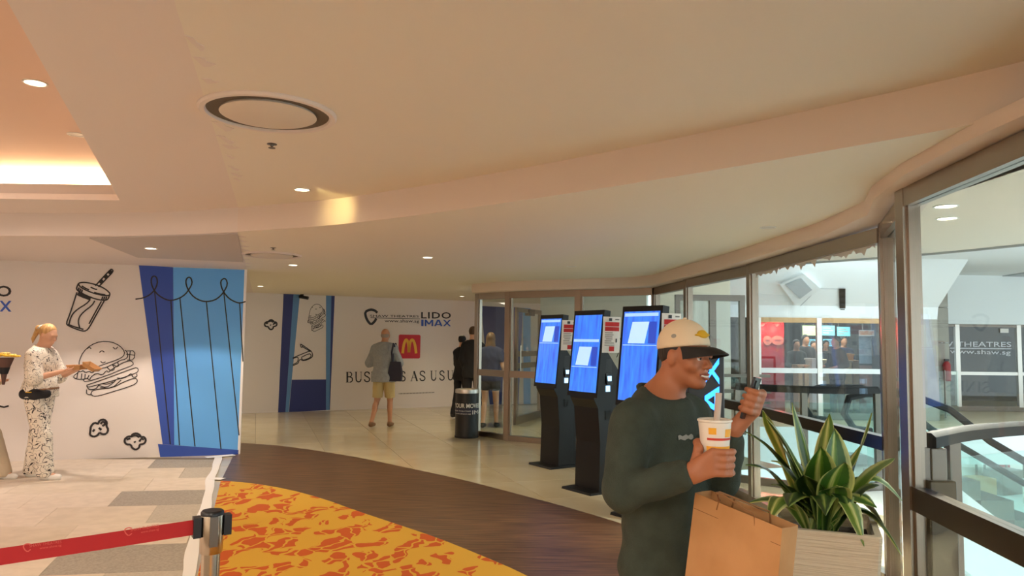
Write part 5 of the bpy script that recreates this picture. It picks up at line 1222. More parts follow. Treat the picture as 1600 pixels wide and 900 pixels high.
def figure(name, label, base, ang, H, J=None, skin='skin_tan', top=('black_cloth', 1.0, .80, .016), bottom=('black_cloth', 2.0, .012), shoes='shoe_dark', hair=None, head_dir=None, h=.011, group=None, wide=1.0, look=0.0):
    """J overrides joints in (right, forward, up) metres at 1.75 m height; top = (material, sleeve end 0..2, hem height, looseness); bottom = (material, leg end 0..2, looseness)"""
    k = H / 1.75; root = empty(name, (base[0], base[1], 0), 0, label, 'person', group); B_ = Frame((base[0], base[1], 0), (math.cos(ang), math.sin(ang), 0), k=k)
    j = dict(hipR=(.09, 0, .92), hipL=(-.09, 0, .92), kneeR=(.10, .06, .50), kneeL=(-.10, .0, .50), ankR=(.10, .12, .085), ankL=(-.10, -.14, .10), shR=(.175, 0, 1.395), shL=(-.175, 0, 1.395), elR=(.24, -.03, 1.14), elL=(-.24, -.03, 1.14), wrR=(.25, .08, .91), wrL=(-.25, .08, .91), neck=(0, -.01, 1.47), head=(0, .025, 1.635))
    j.update(J or {}); p = {n: B_(*v) for n, v in j.items()}
    hd = np.array(head_dir if head_dir is not None else B_.F, float); hf = Frame(p['head'], hd, (0, 0, 1), k * .98)
    hp, hs = head_prims(hf)
    P = list(hp) + [cone(hf(0, -.02, -.05), p['neck'], .054 * k, .062 * k, .03)]
    F = B_.F
    es = lambda e: min(e, .018)
    tor = lambda e: [cone(p['shR'], p['neck'], (.052 + es(e)) * k, (.055 + es(e)) * k, .04), cone(p['shL'], p['neck'], (.052 + es(e)) * k, (.055 + es(e)) * k, .04), ell(B_(0, 0, 1.28), np.array((.165 * wide + e, .105 * wide + e, .20 + e)) * k, B_.ax, .05), ell(B_(0, .0, 1.05), np.array((.145 * wide + e, .10 * wide + e, .20 + e)) * k, B_.ax, .05), ell(B_(0, -.01, .92), np.array((.165 * wide + e, .115 * wide + e, .13 + e)) * k, B_.ax, .04)]
    P += tor(0)
    for s in 'RL':
        P += [cone(p['sh' + s], p['el' + s], .047 * k, .040 * k, .02), cone(p['el' + s], p['wr' + s], .040 * k, .026 * k, .012)]
        d = p['wr' + s] - p['el' + s]; inn = (-B_.R if s == 'R' else B_.R) + (B_.U * .2)
        P += hand_prims(p['wr' + s], d, inn if j['wr' + s][2] < 1.0 else B_.U, 1 if s == 'R' else -1, k)
        P += [cone(p['hip' + s], p['knee' + s], .082 * k, .055 * k, .03), cone(p['knee' + s], p['ank' + s] , .052 * k, .036 * k, .015), cone(p['ank' + s], p['ank' + s] + F * .13 * k - B_.U * .045 * k, .036 * k, .028 * k, .02),
              ell(p['knee' + s] * .62 + p['ank' + s] * .38 - F * .018 * k, np.array((.045, .05, .11)) * k, B_.ax, .02)]
    sdf_obj('body', skin, root, P, h, subs=hs)
    # top
    m, sl, hem, e = top; T_ = tor(e)
    hemz = hem * k
    T_ += [ell(B_(0, 0, hem + .05), np.array((.17 * wide + e, .125 * wide + e, .22)) * k, B_.ax, .05)]
    cuts = [((0, 0, hemz), (0, 0, -1)), (tuple(p['neck'] + B_.U * .030 * k), (F * .25 + B_.U) / np.linalg.norm(F * .25 + B_.U), .17 * k)]
    for s in 'RL':
        if sl > 0:
            t = min(sl, 1); e1_ = p['sh' + s] * (1 - t) + p['el' + s] * t; T_.append(cone(p['sh' + s], e1_, (.052 + es(e)) * k, (.05 + e) * k, .025))
        if sl > 1:
            t = sl - 1; T_.append(cone(p['el' + s], p['el' + s] * (1 - t) + p['wr' + s] * t, (.047 + e) * k, (.036 + e) * k, .015))
    sdf_obj('top', m, root, T_, h, cuts=cuts, wrinkle=(.006, 9))
    # bottom
    m, le, e = bottom; T_ = [ell(B_(0, -.005, .92), np.array((.165 * wide + e * .5, .118 * wide + e * .5, .13)) * k, B_.ax, .02)]; cuts = [((0, 0, 1.02 * k), (0, 0, 1))]
    for s in 'RL':
        t = min(le, 1); kn = p['hip' + s] * (1 - t) + p['knee' + s] * t; T_.append(cone(p['hip' + s] - B_.U * .03 * k, kn, (.085 + e * .6) * k, (.062 + e) * k, .012))
        if le < 1.2: cuts.append((tuple(kn - B_.U * .0), tuple(-(p['hip' + s] - p['knee' + s]) / np.linalg.norm(p['hip' + s] - p['knee' + s])), .16 * k))
        if le > 1:
            t = le - 1; T_.append(cone(p['knee' + s], p['knee' + s] * (1 - t) + p['ank' + s] * t, (.062 + e * 1.3) * k, (.052 + e * 1.2) * k, .02))
            fl = p['ank' + s] - B_.U * .045 * k; cuts.append((tuple(fl), (0, 0, -1), .2 * k))
    sdf_obj('bottoms', m, root, T_, h, cuts=cuts, wrinkle=(.005, 8))
    for s in 'RL':
        a = p['ank' + s]; toe = a + F * .15 * k - B_.U * .05 * k
        sdf_obj('shoe', shoes, root, [cone(a - F * .035 * k - B_.U * .04 * k, toe, .042 * k, .036 * k, .02, None), cone(a - B_.U * .03 * k, a, .045 * k, .04 * k, .02)], max(h * .8, .008), cuts=[(tuple(a - B_.U * .084 * k), (0, 0, -1)), (tuple(a + B_.U * .01 * k), (0, 0, 1))])
    if hair:
        hm, kind = hair; big = 1.12 if h > .02 else 1.0; Q = [ell(hf(0, -.02, .038), np.array((.083, .098, .095)) * hf.k * big, hf.ax, .01)]; hc = [(tuple(hf(0, .052, .07)), tuple(hf.F * .9 - hf.U * .45))]
        if kind == 'short': hc.append((tuple(hf(0, -.05, -.045)), tuple(-hf.U + hf.F * .9)))
        if kind == 'bald': Q = [ell(hf(0, -.022, .0), np.array((.080, .092, .06)) * hf.k, hf.ax, .01)]; hc = [(tuple(hf(0, .0, .0)), tuple(hf.F)), (tuple(hf(0, 0, .03)), tuple(hf.U)), (tuple(hf(0, 0, -.045)), tuple(-hf.U))]
        if kind == 'bun': Q += [ell(hf(0, -.10, .075), np.array((.04, .04, .04)) * hf.k, hf.ax, .02)]; hc.append((tuple(hf(0, -.05, -.05)), tuple(-hf.U + hf.F * .8)))
        if kind == 'pony': Q += [cone(hf(0, -.10, .06), hf(0, -.145, .03), .022 * hf.k, .032 * hf.k, .02), cone(hf(0, -.145, .03), hf(0, -.165, -.11), .034 * hf.k, .02 * hf.k, .02), cone(hf(0, -.165, -.11), hf(0, -.15, -.16), .02 * hf.k, .006 * hf.k, .01)]; hc.append((tuple(hf(0, .0, -.03)), tuple(-hf.U + hf.F * .9), .12 * hf.k))
        if kind == 'long': Q += [cone(hf(0, -.05, .0), hf(0, -.07, -.30), .085 * hf.k, .13 * hf.k, .04, (hf.F, 2.0))]; hc.append((tuple(hf(0, 0, -.33)), tuple(-hf.U)))
        sdf_obj('hair', hm, root, Q, h * .8, cuts=hc)
        if kind == 'pony':
            c_ = hf(0, -.118, .052); q = c_ - np.array(wloc(root)); mb = MB(); mb.tube([q + .03 * (math.cos(a) * hf.R + math.sin(a) * (hf.U * .8 + hf.F * .5)) for a in [2 * math.pi * i / 14 for i in range(15)]], .014, 8, False); mb.obj('scrunchie', 'shoe_white', root, True)
    return root, p, B_, hf

# ---- the man in the cream cap
def A(px, py, y): return at_y(px, py, y)
hero = empty('person', (.56, 2.62, 0), 0, 'man in a dark green sweatshirt and cream cap holding a cup and a phone', 'person')
Fc = np.array((.72, -.69, 0.0)); Fc /= np.linalg.norm(Fc); Lc = np.array((-Fc[1], Fc[0], 0)); UP = np.array((0, 0, 1.0))
cc = A(1036, 668, 2.64); cx_, cy_ = cc[0], cc[1]
pt_ = lambda l, f, z: np.array((cx_, cy_, 0)) + Lc * l + Fc * f + UP * z
shR, shL = pt_(-.195, .0, 1.275), pt_(.195, -.0, 1.275)
elR, wrR = A(973, 768, 2.40), A(1083, 738, 2.27)
elL, wrL = A(1128, 748, 2.64), A(1146, 672, 2.50)
HK = .91; hf = Frame(A(1070, 558, 2.62), (.68, -.73, -.05), (.06, -.02, 1), HK); nb = pt_(.0, -.015, 1.345)
hp, hs = head_prims(hf)
cupax = A(1117, 690, 2.30); cupz = float(A(1117, 657, 2.30)[2]); CX, CY = float(cupax[0]), 2.30
body = hp + [cone(hf(0, -.022, -.05), nb, .054, .064, .03)]
body += [cone(shR, nb - UP * .01, .050, .055, .04), cone(shL, nb - UP * .01, .050, .055, .04), ell(pt_(0, 0, 1.18), (.155, .10, .20), (Lc, Fc, UP), .05), ell(pt_(0, .01, .97), (.145, .105, .18), (Lc, Fc, UP), .05), ell(pt_(0, 0, .84), (.16, .115, .12), (Lc, Fc, UP), .04)]
for s_h, e_l, w_r in ((shR, elR, wrR), (shL, elL, wrL)): body += [cone(s_h, e_l, .047, .040, .02), cone(e_l, w_r, .040, .027, .012)]
hipR, hipL = pt_(-.085, 0, .84), pt_(.085, 0, .84); kR, kL = pt_(-.09, .07, .47), pt_(.09, -.03, .47); aR, aL = pt_(-.09, .10, .09), pt_(.09, -.22, .12)
for a, b, c_ in ((hipR, kR, aR), (hipL, kL, aL)): body += [cone(a, b, .082, .055, .03), cone(b, c_, .052, .036, .015), cone(c_, c_ + Fc * .13 - UP * .045, .036, .028, .02)]
# right hand round the cup
zk = [cupz - .088 - .0215 * i for i in range(4)]; rr_ = (.052, .0505, .049, .0475)
def cyl(a, z, r): return np.array((CX + r * math.cos(math.radians(a)), CY + r * math.sin(math.radians(a)), z))
for i in range(4):
    kn = cyl(-112, zk[i], rr_[i] + .004); body.append(cone(wrR + UP * (.018 - .012 * i), kn, .017, .0125, .014))
    tipa = (14, 24, 20, 8)[i]; pts = [cyl(-112 + (tipa + 112) * t, zk[i] - .006 * t, rr_[i] + .003) for t in (0, .28, .56, .8, 1)]
    body += chain(pts, (.0115, .0108, .0102, .0094, .008), .003)
th = [wrR + np.array((.012, .02, .02)), cyl(-165, zk[0] + .004, .056), cyl(165, zk[0] + .018, .053), cyl(128, zk[0] + .022, .050)]
body += chain(th, (.019, .014, .012, .009), .008)
# left hand round the phone
phc = A(1173, 622, 2.46); pu = np.array((.30, -.10, .95)); pu /= np.linalg.norm(pu); pnn = np.array((-.62, .45, .30)); pnn -= pu * np.dot(pnn, pu); pnn /= np.linalg.norm(pnn); pv = np.cross(pu, pnn)
if pv[1] > 0: pv = -pv
for i, u_ in enumerate((.025, .003, -.019, -.040)):
    q = phc + pu * u_; pts = [q - pnn * .024 - pv * .022, q - pnn * .022 + pv * .034, q - pnn * .002 + pv * .047, q + pnn * .014 + pv * .030]
    body += chain(pts, (.0125, .011, .0102, .0085), .003); body.append(cone(wrL + UP * .01 * (1.5 - i), pts[0], .018, .013, .014))
body += chain([wrL + np.array((.0, .015, .01)), phc - pu * .045 - pnn * .016 - pv * .040, phc - pu * .012 + pnn * .004 - pv * .047, phc + pu * .012 + pnn * .016 - pv * .03], (.018, .014, .0115, .009), .006)
mouth = [ell(hf(.004, .104, -.066), (.027, .014, .0075), hf.ax, .004)]
sdf_obj('body', 'skin_brown', hero, body, .0048, subs=hs + mouth)
sw = [cone(shR, nb - UP * .012, .066, .068, .04), cone(shL, nb - UP * .012, .066, .068, .04), ell(pt_(0, .0, 1.17), (.195, .125, .21), (Lc, Fc, UP), .06), ell(pt_(0, .01, .97), (.185, .135, .22), (Lc, Fc, UP), .06), ell(pt_(0, 0, .78), (.188, .138, .17), (Lc, Fc, UP), .05)]
for s_h, e_l, w_r in ((shR, elR, wrR), (shL, elL, wrL)):
    d = (w_r - e_l) / np.linalg.norm(w_r - e_l)
    sw += [cone(s_h, e_l, .074, .062, .035), cone(e_l, w_r - d * .045, .060, .046, .02), cone(w_r - d * .05, w_r - d * .012, .038, .036, .006)]
cutn = Fc * .35 + UP
sdf_obj('sweatshirt', 'sweat_green', hero, sw, .007, subs=[cone(nb - UP * .0, nb + UP * .12 + Fc * .03, .060, .066, .006)], cuts=[(tuple(nb + UP * .034), tuple(cutn / np.linalg.norm(cutn)), .15), ((0, 0, .655), (0, 0, -1)), (tuple(wrR - (wrR - elR) / np.linalg.norm(wrR - elR) * .006), tuple((wrR - elR) / np.linalg.norm(wrR - elR)), .07), (tuple(wrL - (wrL - elL) / np.linalg.norm(wrL - elL) * .006), tuple((wrL - elL) / np.linalg.norm(wrL - elL)), .07)], wrinkle=(.009, 8.5))
mb = MB(); N_ = 24; ring = [nb + UP * .020 + (math.cos(a) * Lc * .069 + math.sin(a) * Fc * .074 - UP * .026 * math.sin(a)) for a in [2 * math.pi * i / N_ for i in range(N_ + 1)]]; mb.tube(ring, .010, 8, False); mb.obj('collar', 'sweat_green', hero, True, world=True)
mb = MB(); ring = [pt_(.135 * math.cos(a), .10 * math.sin(a), .668) for a in [2 * math.pi * i / N_ for i in range(N_ + 1)]]; mb.tube(ring, .014, 8, False); mb.obj('hem_band', 'sweat_green', hero, True, world=True)
tr = [ell(pt_(0, 0, .82), (.172, .122, .14), (Lc, Fc, UP), .03)]
for a, b, c_ in ((hipR, kR, aR), (hipL, kL, aL)): tr += [cone(a, b, .084, .070, .03), cone(b, c_, .070, .058, .02)]
sdf_obj('trousers', 'trouser_black', hero, tr, .010, cuts=[((0, 0, .9), (0, 0, 1)), ((0, 0, .055), (0, 0, -1))], wrinkle=(.006, 8))
for a in (aR, aL): sdf_obj('shoe', 'shoe_white', hero, [cone(a - Fc * .04 - UP * .045, a + Fc * .16 - UP * .05, .045, .038, .02), cone(a - UP * .03, a, .048, .042, .02)], .008, cuts=[(tuple(a - UP * .088), (0, 0, -1)), (tuple(a + UP * .015), (0, 0, 1))])
# chest logo
mb = MB(); cpt = pt_(.0, .0, 0); rows = []
for i in range(9):
    l_ = -.085 + .075 * i / 8; rows.append([(l_, 1.225 + .010 + .003 * math.sin(i * 2.1)), (l_, 1.225 - .004 + .003 * math.sin(i * 1.7))])
def chest(l_, z):  # front surface of the sweatshirt ellipsoid
    q = 1 - (l_ / .195) ** 2 - ((z - 1.17) / .21) ** 2; return pt_(l_, .125 * math.sqrt(max(q, .01)) + .006, z)
mb.loft([[chest(*a), chest(*b)] for a, b in rows], caps=False, closed=False); mb.obj('chest_logo', 'logo_grey', hero, world=True)
# face details
for s in (-1, 1):
    e = MB(); n_ = []
    c_ = hf(s * .031, .0785, .002); b_ = MB(); b_.sphere((0, 0, 0), .0122); ob = b_.obj('eye', 'eye_white', hero, True); ob.location = Vector(c_) - hero.location
    i_ = MB().sphere((0, 0, 0), (.0062, .0062, .0062)).obj('iris', 'iris_dark', ob, True); i_.location = Vector(hf.F * .0078 - hf.U * .001)
    mb = MB(); mb.tube([hf(s * .014, .0975, .017), hf(s * .032, .096, .0225), hf(s * .052, .083, .017)], [.003, .0045, .0025], 8); mb.obj('eyebrow', 'brow_dark', hero, True, world=True)
    mb = MB(); mb.tube([hf(s * .018, .0945, .009), hf(s * .032, .0965, .0115), hf(s * .046, .0875, .006)], [.0035, .0055, .0035], 8); mb.obj('eyelid', 'skin_brown', hero, True, world=True)
mb = MB(); mb.tube([hf(-.024, .092, -.064), hf(0, .1005, -.0665), hf(.024, .092, -.064)], [.0045, .0068, .0045], 8); mb.obj('teeth', 'teeth', hero, True, world=True)
mb = MB(); mb.tube([hf(-.030, .089, -.059), hf(-.012, .102, -.0585), hf(0, .1045, -.060), hf(.012, .102, -.0585), hf(.030, .089, -.059)], [.002, .004, .0042, .004, .002], 8); mb.obj('upper_lip', 'lip_red', hero, True, world=True)
mb = MB(); mb.tube([hf(-.030, .089, -.061), hf(-.012, .100, -.0745), hf(0, .102, -.076), hf(.012, .100, -.0745), hf(.030, .089, -.061)], [.002, .0045, .005, .0045, .002], 8); mb.obj('lower_lip', 'lip_red', hero, True, world=True)
sdf_obj('hair', 'hair_dark', hero, [ell(hf(0, -.02, .03), np.array((.080, .094, .092)) * HK, hf.ax, 0)], .006, cuts=[(tuple(hf(0, .02, .0)), tuple(hf.F)), (tuple(hf(0, -.06, -.03)), tuple(-hf.U + hf.F * .7)), (tuple(hf(0, 0, .06)), tuple(hf.U))])
# cap
cc0 = hf(0, -.010, .042); cr_ = np.array((.088, .108, .106)) * HK; cu_ = -hf.U + hf.F * .16; cu_ = cu_ / np.linalg.norm(cu_)
capo = sdf_obj('cap', 'cap_cream', hero, [ell(cc0, cr_, hf.ax, 0)], .005, cuts=[(tuple(hf(0, 0, .036)), tuple(cu_))])
def dome(az, el_, d=.0025):   # az from forward towards the wearer's right
    v = np.array((math.sin(az) * math.cos(el_), math.cos(az) * math.cos(el_), math.sin(el_))); t = 1 / math.sqrt(sum((v / cr_) ** 2)); v = v * (t + d); return cc0 + v[0] * hf.R + v[1] * hf.F + v[2] * hf.U
def patch(name, az, el_, ra, re, m, d=.004, n=20):
    mb = MB(); mb.loft([[dome(az + f_ * ra * math.cos(a), el_ + f_ * re * math.sin(a), d if f_ < 1 else .0005) for a in [2 * math.pi * i / n for i in range(n)]] for f_ in (1, .92, .5, .02)], caps=False); return mb.obj(name, m, capo, True, world=True)
def wl2(o): return o
hero_cap_root = capo
patch('emblem', .12, .50, .30, .16, 'emblem_yellow', .004); patch('emblem_wing', .12, .46, .42, .06, 'emblem_yellow', .006); patch('side_mark', 1.45, .42, .13, .09, 'logo_grey', .001)
mb = MB(); mb.sphere((0, 0, 0), (.008, .008, .005), 10, 6); bt_ = mb.obj('button', 'cap_cream', capo, True); bt_.location = Vector(cc0 + hf.U * .107 * HK) - wloc(capo)
rows = []
for i in range(9):
    t = i / 8; rows.append([])
    for jx in range(13):
        x = (jx - 6) / 6; az = x * 1.12; b0 = dome(az, .02 + .10 * math.cos(x * 1.4) - .10, .001)
        rows[-1].append(b0 + (hf.F * .078 * math.cos(x * 1.45) ** .8 + hf.U * (-.020 * t - .020 * x * x * t)) * t)
mb = MB(); up_ = [[p + hf.U * .0028 for p in r] for r in rows]; n_ = 13
for k_, rs in ((0, rows), (1, up_)):
    mb.loft(rs, caps=False, closed=False)
edge_lo = [rows[-1], up_[-1]]; mb.loft(edge_lo, caps=False, closed=False); mb.obj('brim', 'cap_black', capo, True, world=True)

# cup, straw, phone, paper bag
mat('cup_white', (240, 234, 224), .5); mat('cup_red', (206, 60, 40), .5); mat('cup_yellow', (246, 180, 50), .5); mat('phone_dark', (40, 40, 46), .15); mat('phone_screen', (120, 120, 130), .15, emit=.25); mat('straw_paper', (206, 190, 178), .7)
cup = empty('paper_cup', (CX, CY, cupz - .15), 0, 'white paper cup with red and yellow print and a straw in the hand', 'cup')
cr2 = lambda z: .037 + (.050 - .037) * z / .15
MB().lathe([(.036, .0), (cr2(0), .002), (cr2(.15), .15), (cr2(.15) - .002, .15), (cr2(.14) - .003, .142), (.034, .006)], n=36, caps=False).obj('cup_wall', 'cup_white', cup, True); MB().lathe([(cr2(.147), .146), (cr2(.15) + .003, .149), (cr2(.15) + .003, .153), (cr2(.15), .155)], n=36, caps=False).obj('rolled_rim', 'cup_white', cup, True)
MB().lathe([(.036, .004), (.001, .004)], n=30, caps=False).obj('cup_floor', 'cup_white', cup); MB().lathe([(cr2(.15) - .001, .150), (.001, .151)], n=30, caps=False).obj('lid', 'cup_white', cup, True)
def cup_patch(n, a0, a1, z0, z1, m):
    mb = MB(); N = 10; mb.loft([[((cr2(z) + .0008) * math.cos(math.radians(a0 + (a1 - a0) * i / N)), (cr2(z) + .0008) * math.sin(math.radians(a0 + (a1 - a0) * i / N)), z) for z in (z0, z1)] for i in range(N + 1)], caps=False, closed=False); mb.obj(n, m, cup)
cup_patch('print_yellow_spot', -128, -100, .112, .132, 'cup_yellow'); cup_patch('print_yellow_spot', -66, -30, .104, .128, 'cup_yellow'); cup_patch('print_red_band', -135, -20, .094, .101, 'cup_red'); cup_patch('print_yellow_band', -140, -20, .060, .076, 'cup_yellow')
MB().tube([(.0, .0, .06), (.012, -.004, .235)], .010, 12).obj('straw', 'straw_paper', cup, True)
ph = empty('mobile_phone', phc, 0, 'dark mobile phone held up in the raised hand', 'phone')
def slab3(u, v, w): return [tuple(pu * a * u + pv * b * v + pnn * w) for a, b in ((-1, -.86), (-.95, -1), (.95, -1), (1, -.86), (1, .86), (.95, 1), (-.95, 1), (-1, .86))]
MB().loft([slab3(.072, .036, -.004), slab3(.072, .036, .004)]).obj('case', 'phone_dark', ph); MB().loft([slab3(.068, .033, .004), slab3(.068, .033, .0048)]).obj('display', 'phone_screen', ph); MB().loft([[tuple(np.array(p) * 1 + pu * .05) for p in slab3(.012, .018, -.007)], [tuple(np.array(p) + pu * .05) for p in slab3(.012, .018, -.004)]]).obj('camera_bump', 'phone_dark', ph)
b0 = A(1086, 770, 2.42); b1 = A(1222, 826, 2.15); bd_ = b1 - b0; bw = np.linalg.norm(bd_); bu = bd_ / bw; bnn = np.cross(bu, UP); bnn[2] = 0; bnn /= np.linalg.norm(bnn)
if bnn[1] < 0: bnn = -bnn
bup = np.cross(bnn, bu); bup = bup if bup[2] > 0 else -bup; BH, BD = .36, .075
bag = empty('paper_bag', b0 + bu * bw / 2 + bnn * BD / 2 - bup * BH, 0, 'large brown kraft paper bag hanging in front of the man', 'bag')
bp_ = lambda u, d, h_: b0 + bu * bw * u + bnn * BD * d - bup * BH * (1 - h_)
def bring(h_, gx=0.0): return [bp_(0 - .03 * (1 - h_), 0, h_), bp_(.5, 0 - .08 * math.sin(h_ * 3.1), h_), bp_(1 + .03 * (1 - h_), 0, h_), bp_(1 + .01, .5 - .0, h_), bp_(1, 1, h_), bp_(.5, 1.06, h_), bp_(0, 1, h_), bp_(-.01, .5, h_)]
def bin_(h_): 
    c_ = bp_(.5, .5, h_); return [c_ + (p - c_) * .975 for p in bring(h_)]
MB().loft([bring(t) for t in (0, .25, .5, .75, 1)] + [bin_(1), bin_(.5), bin_(.02)], caps=True).obj('bag_body', 'kraft', bag, world=True)
MB().loft([[bp_(0, -.012, .86), bp_(1, -.012, .86), bp_(1, -.012, .865), bp_(0, -.012, .865)], [bp_(0, -.003, .86), bp_(1, -.003, .86), bp_(1, -.003, .865), bp_(0, -.003, .865)]]).obj('fold_line', 'kraft_dark', bag, world=True)
gp_ = wrR + np.array((.06, -.03, -.055))
for d_ in (0.02, .98):
    MB().tube([bp_(.28, d_, .93), bp_(.30, d_, 1.02), gp_ * .8 + bp_(.3, d_, 1.1) * .2, gp_, gp_ * .8 + bp_(.7, d_, 1.1) * .2, bp_(.7, d_, 1.02), bp_(.72, d_, .93)], .003, 8).obj('handle', 'kraft_dark', bag, True, world=True)

# ---- the blonde woman by the left hoarding
wb = P2(55, 748); a0 = math.atan2(.02, 1)
wo, wp_, wB, whf = figure('person', 'blonde woman in white patterned top and trousers carrying an open takeaway box', wb, a0, 1.66,
    dict(elR=(.22, .06, 1.14), elL=(-.22, .08, 1.14), wrR=(.10, .29, 1.215), wrL=(-.10, .31, 1.215), kneeR=(.09, .10, .50), ankR=(.09, .16, .085), kneeL=(-.09, -.04, .5), ankL=(-.09, -.10, .085), head=(0, .055, 1.625), neck=(0, .0, 1.47)),
    'skin_light', ('pattern_top', .95, .92, .045), ('pattern_trouser', 2.0, .030), 'shoe_white', ('hair_blonde', 'pony'), (1, -.15, -.38), .009)
mb = MB(); mb.tube([wB(.20 * math.cos(a), .165 * math.sin(a), 1.0 + .02 * math.sin(a)) for a in [2 * math.pi * i / 24 for i in range(25)]], .014, 8, False); 
belt_bag = empty('belt_bag', wB(.0, .0, .98), 0, 'black belt bag with tan strap round the blonde woman\'s waist', 'bag'); mb.obj('strap', 'sandal_tan', belt_bag, True, world=True)
sdf_obj('pouch', 'black_cloth', belt_bag, [cone(wB(.185, -.06, .965), wB(.180, .05, .965), .056, .058, .02, (wB.R, 1.4)), cone(wB(.180, .05, .965), wB(.10, .125, .965), .058, .050, .02)], .008); MB().tube([wB(.262, .0, .99), wB(.258, .06, .99)], .006, 6).obj('zip', 'emblem_yellow', belt_bag, True, world=True)
tb = empty('takeaway_box', wB(0, .40, 1.235), a0, 'open brown takeaway box in the blonde woman\'s hands', 'box')
def tray(z0, s0, s1, hgt, c, tilt):
    m_ = MB(); q = lambda s, z: [(c[0] - s, c[1] - s, z), (c[0] + s, c[1] - s, z), (c[0] + s, c[1] + s, z), (c[0] - s, c[1] + s, z)]
    rs = [q(s0, 0), q(s1, hgt), q(s1 - .004, hgt), q(s0 - .003, .004)]; R3 = Matrix.Rotation(tilt, 3, 'Y'); m_.loft([[tuple(R3 @ Vector(p) + Vector((0, 0, z0))) for p in r] for r in rs]); return m_
tray(0, .06, .078, .05, (0, 0), 0).obj('tray', 'kraft', tb); o_ = tray(0, .06, .078, .045, (.08, 0), 0).obj('lid', 'kraft', tb); o_.location = (.075, 0, .05); o_.rotation_euler = (0, math.radians(-150) + math.pi, 0)

# ---- the companion at the left edge with flowers
eb = P2(-46, 746)
figure('person', 'person in loose beige clothes at the left edge behind the blonde woman', eb, 0.0, 1.62, dict(kneeR=(.09, .26, .50), ankR=(.09, .42, .085), elR=(.24, .0, 1.14), wrR=(.16, .14, 1.12), wrL=(-.16, .16, 1.12), elL=(-.24, .0, 1.14)), 'skin_light', ('beige_cloth', 1.8, .80, .03), ('beige_cloth', 2.0, .04), 'shoe_white', ('hair_brown', 'short'), None, .012)
fp_ = A(8, 556, 7.75); fb_ = empty('flower_bouquet', fp_, 0, 'yellow flower bouquet held at the left edge of the picture', 'flowers')
mat('petal_yellow', (240, 196, 60), .6); mat('petal_pale', (246, 220, 130), .6); mat('wrap_pink', (92, 64, 56), .7)
for i in range(9):
    a = i * 2.4; r_ = .034 * math.sqrt(i); c_ = (r_ * math.cos(a), r_ * math.sin(a), .02 - r_ * .3); mb = MB()
    for k_ in range(6):
        b_ = k_ * math.pi / 3; mb.sphere((c_[0] + .027 * math.cos(b_), c_[1] + .027 * math.sin(b_), c_[2] + .006), (.024, .024, .012), 8, 5)
    mb.sphere((c_[0], c_[1], c_[2] + .008), .011, 8, 5); mb.obj('flower_head', 'petal_yellow' if i % 3 else 'petal_pale', fb_, True)
MB().lathe([(.012, -.30), (.03, -.18), (.085, -.02), (.080, -.02), (.02, -.2)], n=16, caps=False).obj('paper_wrap', 'wrap_pink', fb_, True); MB().lathe([(.034, -.19), (.05, -.13), (.052, -.12), (.036, -.18)], n=16, caps=False).obj('ribbon', 'black_cloth', fb_, True)

# ---- the bald man walking towards the far hoarding
mb_ = P2(598, 667); fm = figure('person', 'bald man seen from behind in grey shirt and khaki shorts', mb_, math.radians(84), 1.72,
    dict(elR=(.27, .0, 1.13), elL=(-.27, .0, 1.13), wrR=(.19, .22, 1.10), wrL=(-.19, .22, 1.12), kneeL=(-.11, .0, .50), ankL=(-.15, -.20, .10), kneeR=(.10, .08, .50), ankR=(.11, .06, .085), head=(.0, .04, 1.63)), 'skin_tan', ('shirt_greyblue', 1.0, .80, .035), ('shorts_khaki', .96, .030), 'sandal_tan', ('hair_grey', 'bald'), None, .011, wide=1.12)
fB = fm[2]; tote = empty('tote_bag', fB(.235, -.10, .82), math.radians(84 - 90), 'navy tote bag hanging from the bald man\'s right shoulder', 'bag')
MB().loft([[(-.11, -.04, .0), (.11, -.04, 0), (.11, .05, 0), (-.11, .05, 0)], [(-.12, -.055, .15), (.12, -.055, .15), (.12, .06, .15), (-.12, .06, .15)], [(-.09, -.02, .34), (.09, -.02, .34), (.09, .02, .34), (-.09, .02, .34)]]).obj('bag_body', 'tote_navy', tote, True, angle=60)
MB().sweep([(0, 0), (.001, 0)], [(0, 0), (.01, 0), (.01, .01)]) if False else None
for y_ in (-.05, .05): MB().tube([(-.055, 0, .32), (-.055, y_ - .02, .50), (-.045, y_ * 1.5 + .07, .655), (-.04, .10 + y_, .60)], .017, 8).obj('strap', 'tote_navy', tote, True)

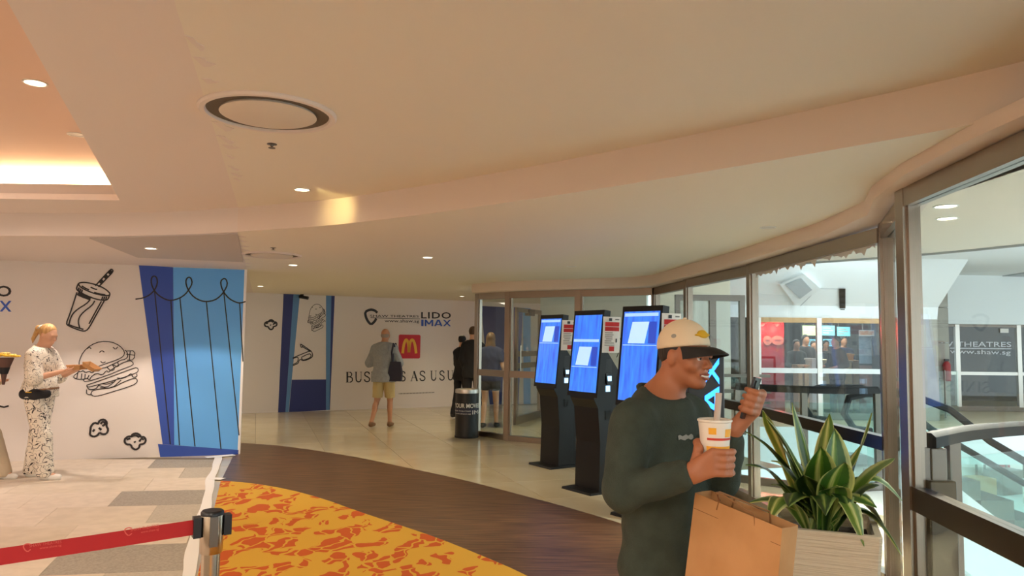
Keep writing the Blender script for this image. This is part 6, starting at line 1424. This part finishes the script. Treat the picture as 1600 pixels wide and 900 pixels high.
# ---- pair in black beyond the bin, and the woman behind the lobby glass
def at_s(px, y): return (float(at_y(px, 530, y)[0]), y)
figure('person', 'woman in black with dark hair tied up, standing beyond the litter bin', at_s(722, 14.7), math.radians(60), 1.62, dict(shR=(.14, 0, 1.395), shL=(-.14, 0, 1.395), elR=(.16, -.02, 1.14), elL=(-.16, .05, 1.14), wrR=(.15, .12, .95), wrL=(-.13, .2, 1.0)), 'skin_light', ('black_cloth', 1.9, .80, .02), ('black_cloth', 2.0, .012), 'shoe_dark', ('hair_dark', 'bun'), None, .014)
figure('person', 'taller man in black with short brown hair beside the lobby glass', at_s(739, 14.2), math.radians(75), 1.79, dict(shR=(.16, 0, 1.395), shL=(-.16, 0, 1.395), elR=(.19, -.03, 1.14), elL=(-.19, -.03, 1.14), wrR=(.17, .1, .93), wrL=(-.17, .1, .93)), 'skin_light', ('black_cloth', 1.9, .80, .025), ('black_cloth', 2.0, .016), 'shoe_dark', ('hair_brown', 'short'), None, .014)
gw = figure('person', 'long-haired woman in shorts standing behind the lobby glass', at_s(767, 13.1), math.radians(80), 1.67, None, 'skin_light', ('navy_cloth', .5, .86, .025), ('black_cloth', .55, .03), 'shoe_dark', ('hair_brown', 'long'), None, .014)

# ---- customers and staff inside the red-walled shop
sp_ = [(1244, 16.9, -90, 1.62, 'black_cloth', 'shopper in dark clothes next to the red wall'), (1258, 17.6, -80, 1.74, 'black_cloth', 'shopper in black beside the wooden crates'), (1271, 18.3, -95, 1.60, 'blue_cloth', 'shopper in blue-grey just left of the shop mullion'),
       (1290, 18.95, -90, 1.62, 'black_cloth', 'staff member in black behind the first cream counter'), (1307, 15.85, 200, 1.70, 'black_cloth', 'shopper in black standing between the two cream counters'), (1318, 18.2, -90, 1.72, 'navy_cloth', 'staff member in navy behind the yellow box')]
for px, y, an_, H_, cl, lab in sp_:
    figure('person', lab, at_s(px, y), math.radians(an_), H_, dict(wrR=(.16, .24, 1.08), wrL=(-.16, .24, 1.08), ankL=(-.10, -.02, .085), ankR=(.10, .02, .085), kneeR=(.10, .02, .5)), 'skin_tan', (cl, 1.6, .8, .02), ('black_cloth', 2.0, .012), 'shoe_dark', ('hair_dark', 'short'), None, .022, group='people in the shop')
